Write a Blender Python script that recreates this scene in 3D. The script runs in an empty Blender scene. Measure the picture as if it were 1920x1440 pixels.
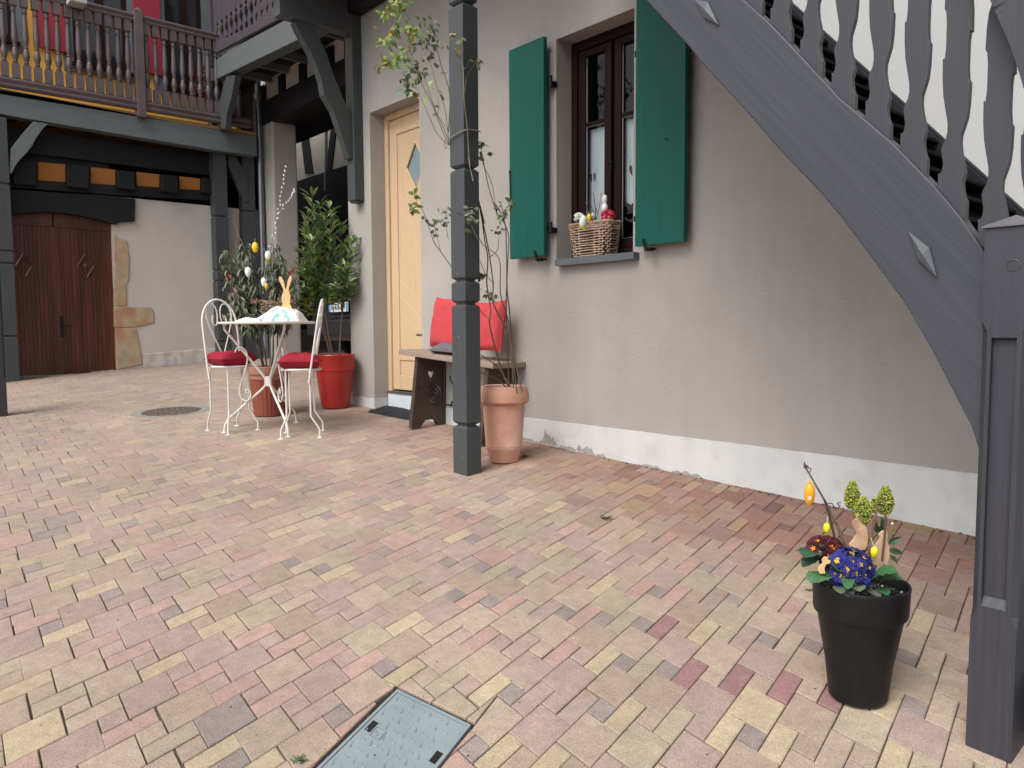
import bpy, math, random
from mathutils import Vector, Matrix, noise
random.seed(7)
C = bpy.context.scene.collection
SC = bpy.context.scene
PI = math.pi
def lin(v):
    v = v / 255.0
    return v / 12.92 if v <= .04045 else ((v + .055) / 1.055) ** 2.4
def rgb(r, g, b): return (lin(r), lin(g), lin(b), 1)

# ---------------------------------------------------------------- camera
ZC = 1.2
FPX, PITCH, ROLL, YAW = 1450.0, 0.07238817, -0.00543233, -0.85392934
FW = Vector((math.sin(YAW) * math.cos(PITCH), math.cos(YAW) * math.cos(PITCH), -math.sin(PITCH)))
RT = Vector((math.cos(YAW), -math.sin(YAW), 0)); UP = RT.cross(FW)
CR = math.cos(ROLL) * RT + math.sin(ROLL) * UP
CU = -math.sin(ROLL) * RT + math.cos(ROLL) * UP
cam = bpy.data.cameras.new('camera'); co = bpy.data.objects.new('camera', cam); C.objects.link(co)
cam.sensor_width = 36; cam.lens = 36 * FPX / 1920; cam.clip_start = .05; cam.clip_end = 500
co.matrix_world = Matrix(((CR.x, CU.x, -FW.x, 0), (CR.y, CU.y, -FW.y, 0), (CR.z, CU.z, -FW.z, ZC), (0, 0, 0, 1)))
SC.camera = co
# ---------------------------------------------------------------- sky, sun, exposure (bright overcast)
w = bpy.data.worlds.new('World'); SC.world = w; w.use_nodes = True
nt = w.node_tree; bg = nt.nodes['Background']
sky = nt.nodes.new('ShaderNodeTexSky'); sky.sky_type = 'NISHITA'; sky.sun_disc = False
SUN_EL, SUN_AZ = math.radians(52), math.radians(170)
sky.sun_elevation = SUN_EL; sky.sun_rotation = SUN_AZ
sky.dust_density = 3.0
hs = nt.nodes.new('ShaderNodeHueSaturation'); hs.inputs['Saturation'].default_value = .22
nt.links.new(sky.outputs[0], hs.inputs['Color']); nt.links.new(hs.outputs[0], bg.inputs[0])
bg.inputs[1].default_value = .15
sl = bpy.data.lights.new('sun', 'SUN'); sl.energy = 1.35; sl.angle = math.radians(36); sl.color = (1, .97, .93)
so = bpy.data.objects.new('sun', sl); C.objects.link(so)
sd = Vector((math.sin(SUN_AZ) * math.cos(SUN_EL), math.cos(SUN_AZ) * math.cos(SUN_EL), math.sin(SUN_EL)))
so.rotation_euler = sd.to_track_quat('Z', 'Y').to_euler(); so.location = (0, -5, 12)
SC.view_settings.view_transform = 'Standard'; SC.view_settings.look = 'None'
SC.view_settings.exposure = 0.68; SC.view_settings.gamma = 1

# ---------------------------------------------------------------- where a pixel of the photo falls on a plane of the place
CAM = Vector((0, 0, ZC))
def ray(px, py): return FW + CR * ((px - 960) / FPX) + CU * ((720 - py) / FPX)
def onY(px, py, Y): d = ray(px, py); return CAM + d * (Y / d.y)
def onX(px, py, X): d = ray(px, py); return CAM + d * (X / d.x)
def onD(px, py, D): return CAM + ray(px, py) * D
def G(x, y):
    x = max(-16, min(3, x)); y = max(-5, min(9, y))
    return ZC - .855 - .0366 * x + (y - 3.3) * (.12 + .012 * max(min(x, 1), -5.5))
def onG(px, py):
    d = ray(px, py); t = .3
    while t < 30:
        P = CAM + d * t
        if P.z < G(P.x, P.y): break
        t += .03
    lo, hi = t - .03, t
    for _ in range(25):
        m = (lo + hi) / 2; P = CAM + d * m
        if P.z < G(P.x, P.y): hi = m
        else: lo = m
    return CAM + d * hi
def pix(P):
    v = P - CAM; f = v.dot(FW); return 960 + FPX * v.dot(CR) / f, 720 - FPX * v.dot(CU) / f

# ---------------------------------------------------------------- materials
def mat(name, col, rough=.7, var=.12, scale=6, stretch=(1, 1, 1), bump=0, bscale=120, bdist=.002, metal=0, spec=.5, col2=None, fac2=.5, sc2=3, coat=0, sss=0, bstretch=None, rot=None, streak=0):
    m = bpy.data.materials.new(name); m.use_nodes = True; n = m.node_tree; N = n.nodes; L = n.links
    b = N['Principled BSDF']; b.inputs['Roughness'].default_value = rough; b.inputs['Metallic'].default_value = metal
    b.inputs['Specular IOR Level'].default_value = spec; b.inputs['Coat Weight'].default_value = coat
    tc = N.new('ShaderNodeTexCoord'); mp = N.new('ShaderNodeMapping'); mp.inputs['Scale'].default_value = stretch
    if rot:
        vr = N.new('ShaderNodeMapping'); vr.inputs['Rotation'].default_value = rot; L.new(tc.outputs['Object'], vr.inputs[0]); src = vr.outputs[0]
    else: src = tc.outputs['Object']
    L.new(src, mp.inputs[0])
    nz = N.new('ShaderNodeTexNoise'); nz.inputs['Scale'].default_value = scale; nz.inputs['Detail'].default_value = 8; nz.inputs['Roughness'].default_value = .62
    L.new(mp.outputs[0], nz.inputs['Vector'])
    mr = N.new('ShaderNodeMapRange'); mr.inputs[1].default_value = .3; mr.inputs[2].default_value = .7
    mr.inputs[3].default_value = 1 - var; mr.inputs[4].default_value = 1 + var
    L.new(nz.outputs[0], mr.inputs[0])
    mx = N.new('ShaderNodeMixRGB'); mx.blend_type = 'MULTIPLY'; mx.inputs[0].default_value = 1
    mx.inputs[1].default_value = col; L.new(mr.outputs[0], mx.inputs[2]); out = mx.outputs[0]
    if col2:
        n2 = N.new('ShaderNodeTexNoise'); n2.inputs['Scale'].default_value = sc2; n2.inputs['Detail'].default_value = 6
        L.new(mp.outputs[0], n2.inputs['Vector'])
        r2 = N.new('ShaderNodeMapRange'); r2.inputs[1].default_value = fac2 - .08; r2.inputs[2].default_value = fac2 + .12
        L.new(n2.outputs[0], r2.inputs[0])
        m2 = N.new('ShaderNodeMixRGB'); L.new(r2.outputs[0], m2.inputs[0]); L.new(out, m2.inputs[1]); m2.inputs[2].default_value = col2
        out = m2.outputs[0]
    if streak:
        m4 = N.new('ShaderNodeMapping'); m4.inputs['Scale'].default_value = (5, 5, .5); L.new(tc.outputs['Object'], m4.inputs[0])
        n4 = N.new('ShaderNodeTexNoise'); n4.inputs['Scale'].default_value = 2; n4.inputs['Detail'].default_value = 7; L.new(m4.outputs[0], n4.inputs['Vector'])
        r4 = N.new('ShaderNodeMapRange'); r4.inputs[1].default_value = .35; r4.inputs[2].default_value = .65; r4.inputs[3].default_value = 1 - streak; r4.inputs[4].default_value = 1 + streak; L.new(n4.outputs[0], r4.inputs[0])
        x4 = N.new('ShaderNodeMixRGB'); x4.blend_type = 'MULTIPLY'; x4.inputs[0].default_value = 1; L.new(out, x4.inputs[1]); L.new(r4.outputs[0], x4.inputs[2]); out = x4.outputs[0]
    L.new(out, b.inputs['Base Color'])
    rr = N.new('ShaderNodeMapRange'); rr.inputs[1].default_value = .3; rr.inputs[2].default_value = .7
    rr.inputs[3].default_value = max(0, rough - .08); rr.inputs[4].default_value = min(1, rough + .08); L.new(nz.outputs[0], rr.inputs[0]); L.new(rr.outputs[0], b.inputs['Roughness'])
    if bump:
        nb = N.new('ShaderNodeTexNoise'); nb.inputs['Scale'].default_value = bscale; nb.inputs['Detail'].default_value = 4
        mb_ = N.new('ShaderNodeMapping'); mb_.inputs['Scale'].default_value = bstretch or stretch; L.new(src, mb_.inputs[0])
        L.new(mb_.outputs[0], nb.inputs['Vector'])
        bp = N.new('ShaderNodeBump'); bp.inputs['Strength'].default_value = bump; bp.inputs['Distance'].default_value = bdist
        L.new(nb.outputs[0], bp.inputs['Height']); L.new(bp.outputs[0], b.inputs['Normal'])
    if sss:
        b.inputs['Subsurface Weight'].default_value = sss; b.inputs['Subsurface Radius'].default_value = (.01, .01, .005)
    return m
def attr_mat(name, rough=.85, var=.18, scale=60, bump=.5, bscale=500, bdist=.0015, spec=.4, trans=0, blotch=.12, bsc=2.2, fine=None):
    m = bpy.data.materials.new(name); m.use_nodes = True; n = m.node_tree; N = n.nodes; L = n.links
    b = N['Principled BSDF']; b.inputs['Roughness'].default_value = rough; b.inputs['Specular IOR Level'].default_value = spec
    at = N.new('ShaderNodeAttribute'); at.attribute_name = 'Col'
    tc = N.new('ShaderNodeTexCoord'); out = at.outputs['Color']
    for s, v in ((scale, var), (bsc, blotch), (230, fine if fine is not None else var * .8)):
        if not v: continue
        nz = N.new('ShaderNodeTexNoise'); nz.inputs['Scale'].default_value = s; nz.inputs['Detail'].default_value = 6; nz.inputs['Roughness'].default_value = .65
        L.new(tc.outputs['Object'], nz.inputs['Vector'])
        mr = N.new('ShaderNodeMapRange'); mr.inputs[1].default_value = .3; mr.inputs[2].default_value = .7
        mr.inputs[3].default_value = 1 - v; mr.inputs[4].default_value = 1 + v; L.new(nz.outputs[0], mr.inputs[0])
        mx = N.new('ShaderNodeMixRGB'); mx.blend_type = 'MULTIPLY'; mx.inputs[0].default_value = 1
        L.new(out, mx.inputs[1]); L.new(mr.outputs[0], mx.inputs[2]); out = mx.outputs[0]
    L.new(out, b.inputs['Base Color'])
    if bump:
        nb = N.new('ShaderNodeTexNoise'); nb.inputs['Scale'].default_value = bscale; nb.inputs['Detail'].default_value = 3
        L.new(tc.outputs['Object'], nb.inputs['Vector'])
        bp = N.new('ShaderNodeBump'); bp.inputs['Strength'].default_value = bump; bp.inputs['Distance'].default_value = bdist
        L.new(nb.outputs[0], bp.inputs['Height']); L.new(bp.outputs[0], b.inputs['Normal'])
    if trans:
        t = N.new('ShaderNodeBsdfTranslucent'); L.new(out, t.inputs[0]); ms = N.new('ShaderNodeMixShader'); ms.inputs[0].default_value = trans
        o = N['Material Output']; L.new(b.outputs[0], ms.inputs[1]); L.new(t.outputs[0], ms.inputs[2]); L.new(ms.outputs[0], o.inputs[0])
    return m
def glass_mat(name, tint=(.85, .9, .9, 1), rough=.02, tr=.85):
    m = bpy.data.materials.new(name); m.use_nodes = True; n = m.node_tree; N = n.nodes; L = n.links
    N.remove(N['Principled BSDF']); o = N['Material Output']
    t = N.new('ShaderNodeBsdfTransparent'); t.inputs[0].default_value = tuple(v * tr for v in tint[:3]) + (1,)
    g = N.new('ShaderNodeBsdfGlossy'); g.inputs['Roughness'].default_value = rough
    f = N.new('ShaderNodeFresnel'); f.inputs[0].default_value = 1.45
    ms = N.new('ShaderNodeMixShader'); L.new(f.outputs[0], ms.inputs[0]); L.new(t.outputs[0], ms.inputs[1]); L.new(g.outputs[0], ms.inputs[2]); L.new(ms.outputs[0], o.inputs[0])
    return m
M = {}
WOODZ, WOODX, WOODY = (14, 14, .9), (.9, 14, 14), (14, .9, 14)
M['plaster'] = mat('plaster', (.395, .372, .348, 1), .92, .075, 1.1, bump=.9, bscale=170, bdist=.004, spec=.2, col2=(.35, .33, .31, 1), fac2=.52, sc2=.9, streak=.022)
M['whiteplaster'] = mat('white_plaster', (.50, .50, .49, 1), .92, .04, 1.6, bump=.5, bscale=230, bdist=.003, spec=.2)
M['plinth'] = mat('plinth', (.58, .585, .58, 1), .9, .05, 2.5, bump=.5, bscale=170, bdist=.003, spec=.2, col2=(.50, .50, .485, 1), fac2=.6, sc2=7, streak=.03)
M['flake'] = mat('flake', (.33, .31, .285, 1), .95, .35, 30, bump=.8, bscale=150, bdist=.004)
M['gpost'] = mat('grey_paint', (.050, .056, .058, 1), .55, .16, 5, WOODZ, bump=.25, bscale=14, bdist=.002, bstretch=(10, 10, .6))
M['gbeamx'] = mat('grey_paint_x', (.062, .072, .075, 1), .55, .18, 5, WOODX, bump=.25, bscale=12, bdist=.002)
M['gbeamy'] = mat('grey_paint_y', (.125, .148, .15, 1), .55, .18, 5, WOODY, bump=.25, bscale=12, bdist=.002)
M['dark'] = mat('dark_timber', (.012, .012, .013, 1), .6, .3, 6, WOODY, bump=.5, bscale=10, bdist=.004, spec=.3)
M['purple'] = mat('stair_paint', (.034, .034, .045, 1), .52, .16, 3, (26, 26, .8), bump=.4, bscale=3, bdist=.002)
M['stringer'] = mat('stringer_paint', (.040, .042, .056, 1), .52, .10, 2.5, (.9, 18, 18), bump=.4, bscale=3, bdist=.003, rot=(0, math.radians(-49), 0), col2=(.034, .037, .050, 1), fac2=.53, sc2=1.2)
M['yellow'] = mat('yellow_render', (.80, .46, .10, 1), .9, .06, 3, bump=.4, bscale=200, bdist=.003)
M['orange'] = mat('ochre_panel', (.40, .16, .035, 1), .9, .1, 3, bump=.4, bscale=200, bdist=.003)
M['cream'] = mat('cream_render', (.56, .52, .475, 1), .93, .06, 1.8, bump=.5, bscale=200, bdist=.004, col2=(.50, .465, .43, 1), fac2=.56, sc2=1.5)
M['creamlow'] = mat('damp_render', (.60, .57, .53, 1), .93, .12, 5, bump=.6, bscale=120, bdist=.004, col2=(.43, .405, .375, 1), fac2=.55, sc2=9)
M['stone'] = mat('sandstone', (.45, .34, .22, 1), .9, .2, 9, bump=.8, bscale=45, bdist=.008, col2=(.42, .20, .11, 1), fac2=.56, sc2=4)
M['brownwood'] = mat('varnished_planks', (.105, .030, .016, 1), .42, .30, 3, (9, 9, .6), bump=.15, bscale=8, bdist=.001, col2=(.058, .020, .012, 1), fac2=.54, sc2=1.0)
M['brownwin'] = mat('window_paint', (.016, .0068, .0055, 1), .6, .12, 6, WOODZ, bump=.15, bscale=10, spec=.15)
M['rose'] = mat('baluster_paint', (.115, .090, .092, 1), .4, .12, 8, spec=.5)
M['slat'] = mat('slat_paint', (.066, .058, .072, 1), .45, .1, 8)
M['red'] = mat('red_shutter', (.31, .016, .035, 1), .5, .08, 5, WOODZ)
M['green'] = mat('green_shutter', (.006, .098, .074, 1), .5, .13, 3, WOODZ, bump=.2, bscale=6, bdist=.001, spec=.25)
M['iron'] = mat('black_iron', (.012, .012, .013, 1), .45, .2, 30, metal=.4)
M['doorwood'] = mat('pale_varnished_oak', (.60, .43, .265, 1), .38, .07, 3.5, (16, 16, .8), bump=.1, bscale=8, bdist=.001)
M['frost'] = mat('frosted_pane', (.22, .29, .31, 1), .3, .08, 3, spec=.6)
M['alu'] = mat('white_kick_board', (.62, .68, .72, 1), .4, .04, 6)
M['metal'] = mat('zinc', (.22, .23, .24, 1), .35, .1, 8, metal=.75)
M['sill'] = mat('grey_sill', (.10, .115, .13, 1), .5, .1, 8)
M['bench'] = mat('weathered_bench', (.29, .22, .175, 1), .75, .22, 5, WOODX, bump=.5, bscale=9, bdist=.003)
M['benchleg'] = mat('dark_bench_leg', (.055, .034, .024, 1), .6, .3, 5, WOODZ, bump=.4, bscale=9, bdist=.002)
def fabric(n, c, r=.9): return mat(n, c, r, .07, 20, bump=.5, bscale=900, bdist=.001, spec=.25)
M['coral'] = fabric('coral_cloth', (.50, .060, .066, 1)); M['greycloth'] = fabric('grey_cloth', (.13, .12, .135, 1)); M['blackcloth'] = fabric('black_cloth', (.02, .019, .022, 1))
M['crimson'] = fabric('crimson_cloth', (.27, .012, .028, 1), .75)
M['white'] = mat('white_enamel', (.66, .63, .59, 1), .4, .06, 15, bump=.1, bscale=60)
M['terra'] = mat('terracotta', (.53, .27, .185, 1), .8, .12, 5, bump=.25, bscale=90, bdist=.002, col2=(.60, .38, .30, 1), fac2=.55, sc2=6)
M['brownpot'] = mat('plastic_terracotta', (.23, .055, .028, 1), .55, .1, 5); M['rimpot'] = mat('faded_rim', (.36, .16, .11, 1), .7, .1, 8)
M['redpot'] = mat('red_plastic', (.36, .022, .018, 1), .35, .05, 4); M['blackpot'] = mat('black_plastic', (.004, .004, .0045, 1), .5, .3, 20, bump=.1, bscale=200, spec=.4)
M['soil'] = mat('soil', (.022, .018, .016, 1), .95, .6, 60, bump=1, bscale=80, bdist=.012, col2=(.08, .07, .06, 1), fac2=.62, sc2=60)
M['gravel'] = attr_mat('grit', .8, .2, 80, .3, 200)
M['leaf'] = attr_mat('leaf', .45, .15, 40, .2, 120, .001, .5, trans=.18, blotch=0)
M['petal'] = attr_mat('petal', .6, .08, 60, 0, trans=.15, blotch=0)
M['stem'] = attr_mat('stem', .7, .25, 60, .4, 150, blotch=0)
M['paver'] = attr_mat('concrete_paver', .88, .14, 22, .7, 330, .0016, .25, blotch=.13, bsc=1.3, fine=.34)
M['joint'] = mat('joint_sand', (.11, .083, .065, 1), .95, .5, 40, bump=.8, bscale=150, bdist=.005)
M['hatch'] = mat('grey_composite', (.22, .26, .275, 1), .6, .08, 9, bump=.25, bscale=300)
M['concrete'] = mat('concrete', (.24, .23, .205, 1), .9, .18, 20, bump=.5, bscale=150)
M['castiron'] = mat('cast_iron', (.12, .085, .07, 1), .6, .5, 90, bump=.8, bscale=90, bdist=.004)
M['mat'] = mat('rubber_mat', (.012, .015, .020, 1), .85, .5, 120, bump=1, bscale=120, bdist=.008)
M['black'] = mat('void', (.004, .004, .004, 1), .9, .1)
M['glass'] = glass_mat('window_glass', (.97, 1, 1, 1), .02, 1); M['lace'] = None
M['egg'] = attr_mat('egg', .3, .04, 20, 0, spec=.6, blotch=0)
M['blond'] = mat('plywood', (.68, .46, .22, 1), .6, .1, 6, WOODZ)
M['wicker'] = mat('wicker', (.46, .31, .22, 1), .6, .35, 30, bump=.3, bscale=90, bdist=.001)
M['nest'] = mat('dry_grass', (.20, .125, .075, 1), .9, .4, 60)
M['carpaint'] = mat('car_paint', (.006, .007, .009, 1), .3, .05, 4, coat=.4); M['carglass'] = mat('car_glass', (.004, .005, .006, 1), .12, .05, 4)
M['taillight'] = mat('tail_lamp', (.35, .01, .01, 1), .2, .1, 6); M['amber'] = mat('amber_lamp', (.7, .3, .02, 1), .2, .1, 6)
M['plate'] = mat('plate', (.62, .64, .64, 1), .4, .04, 8); M['blue'] = mat('plate_blue', (.08, .28, .5, 1), .4, .04, 8); M['ink'] = mat('ink', (.01, .01, .012, 1), .5, .05)
def lace_mat():
    m = bpy.data.materials.new('lace'); m.use_nodes = True; n = m.node_tree; N = n.nodes; L = n.links
    b = N['Principled BSDF']; b.inputs['Base Color'].default_value = (.80, .86, .92, 1); b.inputs['Roughness'].default_value = .9
    t = N.new('ShaderNodeBsdfTransparent'); ms = N.new('ShaderNodeMixShader'); ms.inputs[0].default_value = .9
    tr = N.new('ShaderNodeBsdfTranslucent'); tr.inputs[0].default_value = (.6, .62, .66, 1); m2 = N.new('ShaderNodeMixShader'); m2.inputs[0].default_value = .08
    L.new(b.outputs[0], m2.inputs[1]); L.new(tr.outputs[0], m2.inputs[2]); L.new(t.outputs[0], ms.inputs[1]); L.new(m2.outputs[0], ms.inputs[2])
    L.new(ms.outputs[0], N['Material Output'].inputs[0]); return m
M['lace'] = lace_mat()

# ---------------------------------------------------------------- mesh builder
class MB:
    def __init__(s): s.v = []; s.f = []; s.c = []; s.mi = []; s.cur = 0; s.col = (1, 1, 1, 1)
    def add(s, vs, fs):
        o = len(s.v); s.v += [tuple(v) for v in vs]
        for f in fs: s.f.append([o + i for i in f]); s.c.append(s.col); s.mi.append(s.cur)
        return s
    def box(s, a, b):
        (x0, y0, z0), (x1, y1, z1) = a, b
        x0, x1 = min(x0, x1), max(x0, x1); y0, y1 = min(y0, y1), max(y0, y1); z0, z1 = min(z0, z1), max(z0, z1)
        return s.add([(x0, y0, z0), (x1, y0, z0), (x1, y1, z0), (x0, y1, z0), (x0, y0, z1), (x1, y0, z1), (x1, y1, z1), (x0, y1, z1)],
                     [(3, 2, 1, 0), (4, 5, 6, 7), (0, 1, 5, 4), (1, 2, 6, 5), (2, 3, 7, 6), (3, 0, 4, 7)])
    def prism(s, pts, off):
        "planar outline pts, pushed along off (solid)"
        n = len(pts); off = Vector(off); pts = [Vector(p) for p in pts]
        nr = Vector((0, 0, 0))
        for i in range(n): nr += pts[i].cross(pts[(i + 1) % n])
        if nr.dot(off) > 0: pts = pts[::-1]
        vs = pts + [p + off for p in pts]
        fs = [tuple(range(n)), tuple(range(2 * n - 1, n - 1, -1))] + [((i + 1) % n, i, i + n, (i + 1) % n + n) for i in range(n)]
        return s.add(vs, fs)
    def tube(s, path, r, seg=8, cap=True, closed=False):
        path = [Vector(p) for p in path]; n = len(path)
        rs = r if isinstance(r, (list, tuple)) else [r] * n
        if len(rs) != n: rs = [rs[0] + (rs[-1] - rs[0]) * i / (n - 1) for i in range(n)]
        vs = []; prev = None
        for i in range(n):
            if closed: t = path[(i + 1) % n] - path[i - 1]
            else: t = path[min(i + 1, n - 1)] - path[max(i - 1, 0)]
            if t.length < 1e-9: t = Vector((0, 0, 1))
            t.normalize()
            if prev is None:
                a = Vector((0, 0, 1)) if abs(t.z) < .9 else Vector((1, 0, 0)); u = t.cross(a).normalized()
            else: u = (prev - t * prev.dot(t)); u = u.normalized() if u.length > 1e-6 else t.orthogonal().normalized()
            prev = u; v = t.cross(u)
            for k in range(seg):
                a = 2 * PI * k / seg; vs.append(path[i] + (u * math.cos(a) + v * math.sin(a)) * rs[i])
        fs = []
        for i in range(n if closed else n - 1):
            j = (i + 1) % n
            for k in range(seg):
                k2 = (k + 1) % seg; fs.append((i * seg + k, i * seg + k2, j * seg + k2, j * seg + k))
        if cap and not closed: fs += [tuple(range(seg - 1, -1, -1)), tuple(range((n - 1) * seg, n * seg))]
        return s.add(vs, fs)
    def lathe(s, prof, c=(0, 0, 0), seg=24, cap=True, ax=None):
        c = Vector(c); vs = []
        Q = Vector((0, 0, 1)).rotation_difference(Vector(ax)) if ax is not None else None
        for r, z in prof:
            for k in range(seg):
                a = 2 * PI * k / seg; p = Vector((r * math.cos(a), r * math.sin(a), z))
                if Q: p = Q @ p
                vs.append(c + p)
        n = len(prof); fs = []
        for i in range(n - 1):
            for k in range(seg):
                k2 = (k + 1) % seg; fs.append((i * seg + k, i * seg + k2, (i + 1) * seg + k2, (i + 1) * seg + k))
        if cap: fs += [tuple(range(seg - 1, -1, -1)), tuple(range((n - 1) * seg, n * seg))]
        return s.add(vs, fs)
    def leaf(s, p, d, n, L, W, fold=.25, droop=.15):
        p = Vector(p); d = Vector(d).normalized(); n = Vector(n); sd = d.cross(n)
        if sd.length < 1e-4: sd = d.orthogonal()
        sd.normalize(); n = sd.cross(d).normalized()
        a = p + d * L * .35 - n * L * droop * .1; b = p + d * L * .72 - n * L * droop * .45; t = p + d * L - n * L * droop
        up = n * W * fold
        return s.add([p, a, b, t, a + sd * W * .5 + up, a - sd * W * .5 + up, b + sd * W * .38 + up, b - sd * W * .38 + up],
                     [(0, 4, 1), (0, 1, 5), (1, 4, 6, 2), (1, 2, 7, 5), (2, 6, 3), (2, 3, 7)])
    def build(s, name, m, parent=None, smooth=None, bevel=0, loc=None, seg=2):
        me = bpy.data.meshes.new(name)
        L0 = Vector(loc) if loc is not None else Vector((0, 0, 0))
        me.from_pydata([Vector(v) - L0 for v in s.v] if loc is not None else s.v, [], s.f); me.validate()
        ms = m if isinstance(m, (list, tuple)) else [m]
        for q in ms: me.materials.append(M[q] if isinstance(q, str) else q)
        if len(ms) > 1:
            for pl, i in zip(me.polygons, s.mi): pl.material_index = i
        if len(set(s.c)) > 1 or s.c and s.c[0] != (1, 1, 1, 1):
            a = me.color_attributes.new('Col', 'FLOAT_COLOR', 'CORNER'); k = 0; buf = []
            for pl, cc in zip(me.polygons, s.c):
                for _ in range(pl.loop_total): buf += cc
            a.data.foreach_set('color', buf)
        if smooth:
            me.polygons.foreach_set('use_smooth', [True] * len(me.polygons)); me.set_sharp_from_angle(angle=math.radians(smooth))
        o = bpy.data.objects.new(name, me); C.objects.link(o); o.location = L0
        if parent: o.parent = parent; o.matrix_parent_inverse = Matrix() ; o.location = L0 - world_loc(parent)
        if bevel:
            b = o.modifiers.new('Bevel', 'BEVEL'); b.width = bevel; b.segments = seg; b.limit_method = 'ANGLE'; b.angle_limit = math.radians(35)
        return o
def world_loc(o):
    l = o.location.copy(); p = o.parent
    while p: l += p.location; p = p.parent
    return l
def thing(name, label, cat, loc=(0, 0, 0), group=None):
    o = bpy.data.objects.new(name, None); C.objects.link(o); o.location = loc; o['label'] = label; o['category'] = cat
    if group: o['group'] = group
    o.empty_display_size = .1
    return o
def tag(o, label=None, cat=None, group=None, kind=None):
    if label: o['label'] = label
    if cat: o['category'] = cat
    if group: o['group'] = group
    if kind: o['kind'] = kind
    return o
def part(mb, name, m, root, **k):
    "mesh in world coordinates, as a child of root"
    return mb.build(name, m, root, loc=(0, 0, 0) if 'loc' not in k else k.pop('loc'), **k)
def PX(pts, X): return [onX(a, b, X) for a, b in pts]
def PY(pts, Y): return [onY(a, b, Y) for a, b in pts]
def smooth_path(pts, n=6):
    pts = [Vector(p) for p in pts]
    if len(pts) < 3: return pts
    out = []
    P = [pts[0] * 2 - pts[1]] + pts + [pts[-1] * 2 - pts[-2]]
    for i in range(1, len(P) - 2):
        for k in range(n):
            t = k / n; a, b, c, d = P[i - 1], P[i], P[i + 1], P[i + 2]
            out.append(.5 * ((2 * b) + (c - a) * t + (2 * a - 5 * b + 4 * c - d) * t * t + (3 * b - a - 3 * c + d) * t ** 3))
    out.append(pts[-1]); return out
def spiral(c, u, v, r0, r1, a0, a1, n=24):
    c, u, v = Vector(c), Vector(u), Vector(v); out = []
    for i in range(n + 1):
        t = i / n; a = a0 + (a1 - a0) * t; r = r0 + (r1 - r0) * t
        out.append(c + u * r * math.cos(a) + v * r * math.sin(a))
    return out

# ================================================================ GROUND
g = MB(); nx, ny = 60, 60; vs = []
xs = [-60, -35, -22] + [-16 + i * .5 for i in range(39)] + [5, 9, 18, 40]
ys = [-50, -25, -12] + [-5 + i * .5 for i in range(29)] + [13, 20, 45]
for x in xs:
    for y in ys: vs.append((x, y, G(x, y) - .010))
g.add(vs, [(i * len(ys) + j, (i + 1) * len(ys) + j, (i + 1) * len(ys) + j + 1, i * len(ys) + j + 1) for i in range(len(xs) - 1) for j in range(len(ys) - 1)])
tag(g.build('ground', 'joint', smooth=60), kind='structure')
# hatch and round manhole outlines (cut out of the paving)
HA, HB, HC0 = onG(745, 1297), onG(878, 1362), onG(600, 1440)
hdir = (HC0 - HA); hdir = Vector((hdir.x, hdir.y, 0)).normalized(); HC = HA + hdir * .40; HD = HB + hdir * .40
hcen = (HA + HD) / 2
def grow(p, k): v = Vector((p.x - hcen.x, p.y - hcen.y)); return (hcen.x + v.x * k, hcen.y + v.y * k)
def hq(s_, t_): q = HA + (HB - HA) * s_ + (HC - HA) * t_; return (q.x, q.y)
HPOLY = [hq(-.085, -.055), hq(1.04, -.055), hq(1.04, 1.04), hq(-.085, 1.04)]
mc = (onG(322, 771)); MR = .30
MPOLY = [(mc.x + MR * math.cos(2 * PI * k / 20), mc.y + MR * math.sin(2 * PI * k / 20)) for k in range(20)]
def area(P): return .5 * sum(P[i][0] * P[(i + 1) % len(P)][1] - P[(i + 1) % len(P)][0] * P[i][1] for i in range(len(P)))
def ccw(P): return P if area(P) > 0 else P[::-1]
HPOLY = ccw(HPOLY); MPOLY = ccw(MPOLY)
def clip(P, a, b, keep_left):
    out = []; sg = 1 if keep_left else -1
    f = lambda p: sg * ((b[0] - a[0]) * (p[1] - a[1]) - (b[1] - a[1]) * (p[0] - a[0]))
    for i in range(len(P)):
        p, q = P[i], P[(i + 1) % len(P)]; fp, fq = f(p), f(q)
        if fp >= 0: out.append(p)
        if (fp > 0) != (fq > 0) and abs(fp - fq) > 1e-12:
            t = fp / (fp - fq)
            if 0 < t < 1: out.append((p[0] + (q[0] - p[0]) * t, p[1] + (q[1] - p[1]) * t))
    return out
def subtract(P, H):
    res = []; rest = P; ins = P
    for i in range(len(H)):
        ins = clip(ins, H[i], H[(i + 1) % len(H)], True)
        if len(ins) < 3: return [P]
    if abs(area(ins)) < 4e-5: return [P]
    for i in range(len(H)):
        o = clip(P, H[i], H[(i + 1) % len(H)], False)
        if len(o) > 2 and abs(abs(area(o)) + abs(area(ins)) - abs(area(P))) < 5e-4: return [o]
    for i in range(len(H)):
        a, b = H[i], H[(i + 1) % len(H)]
        o = clip(rest, a, b, False)
        if len(o) > 2 and abs(area(o)) > 6e-5: res.append(o)
        rest = clip(rest, a, b, True)
        if len(rest) < 3: break
    return res
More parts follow.
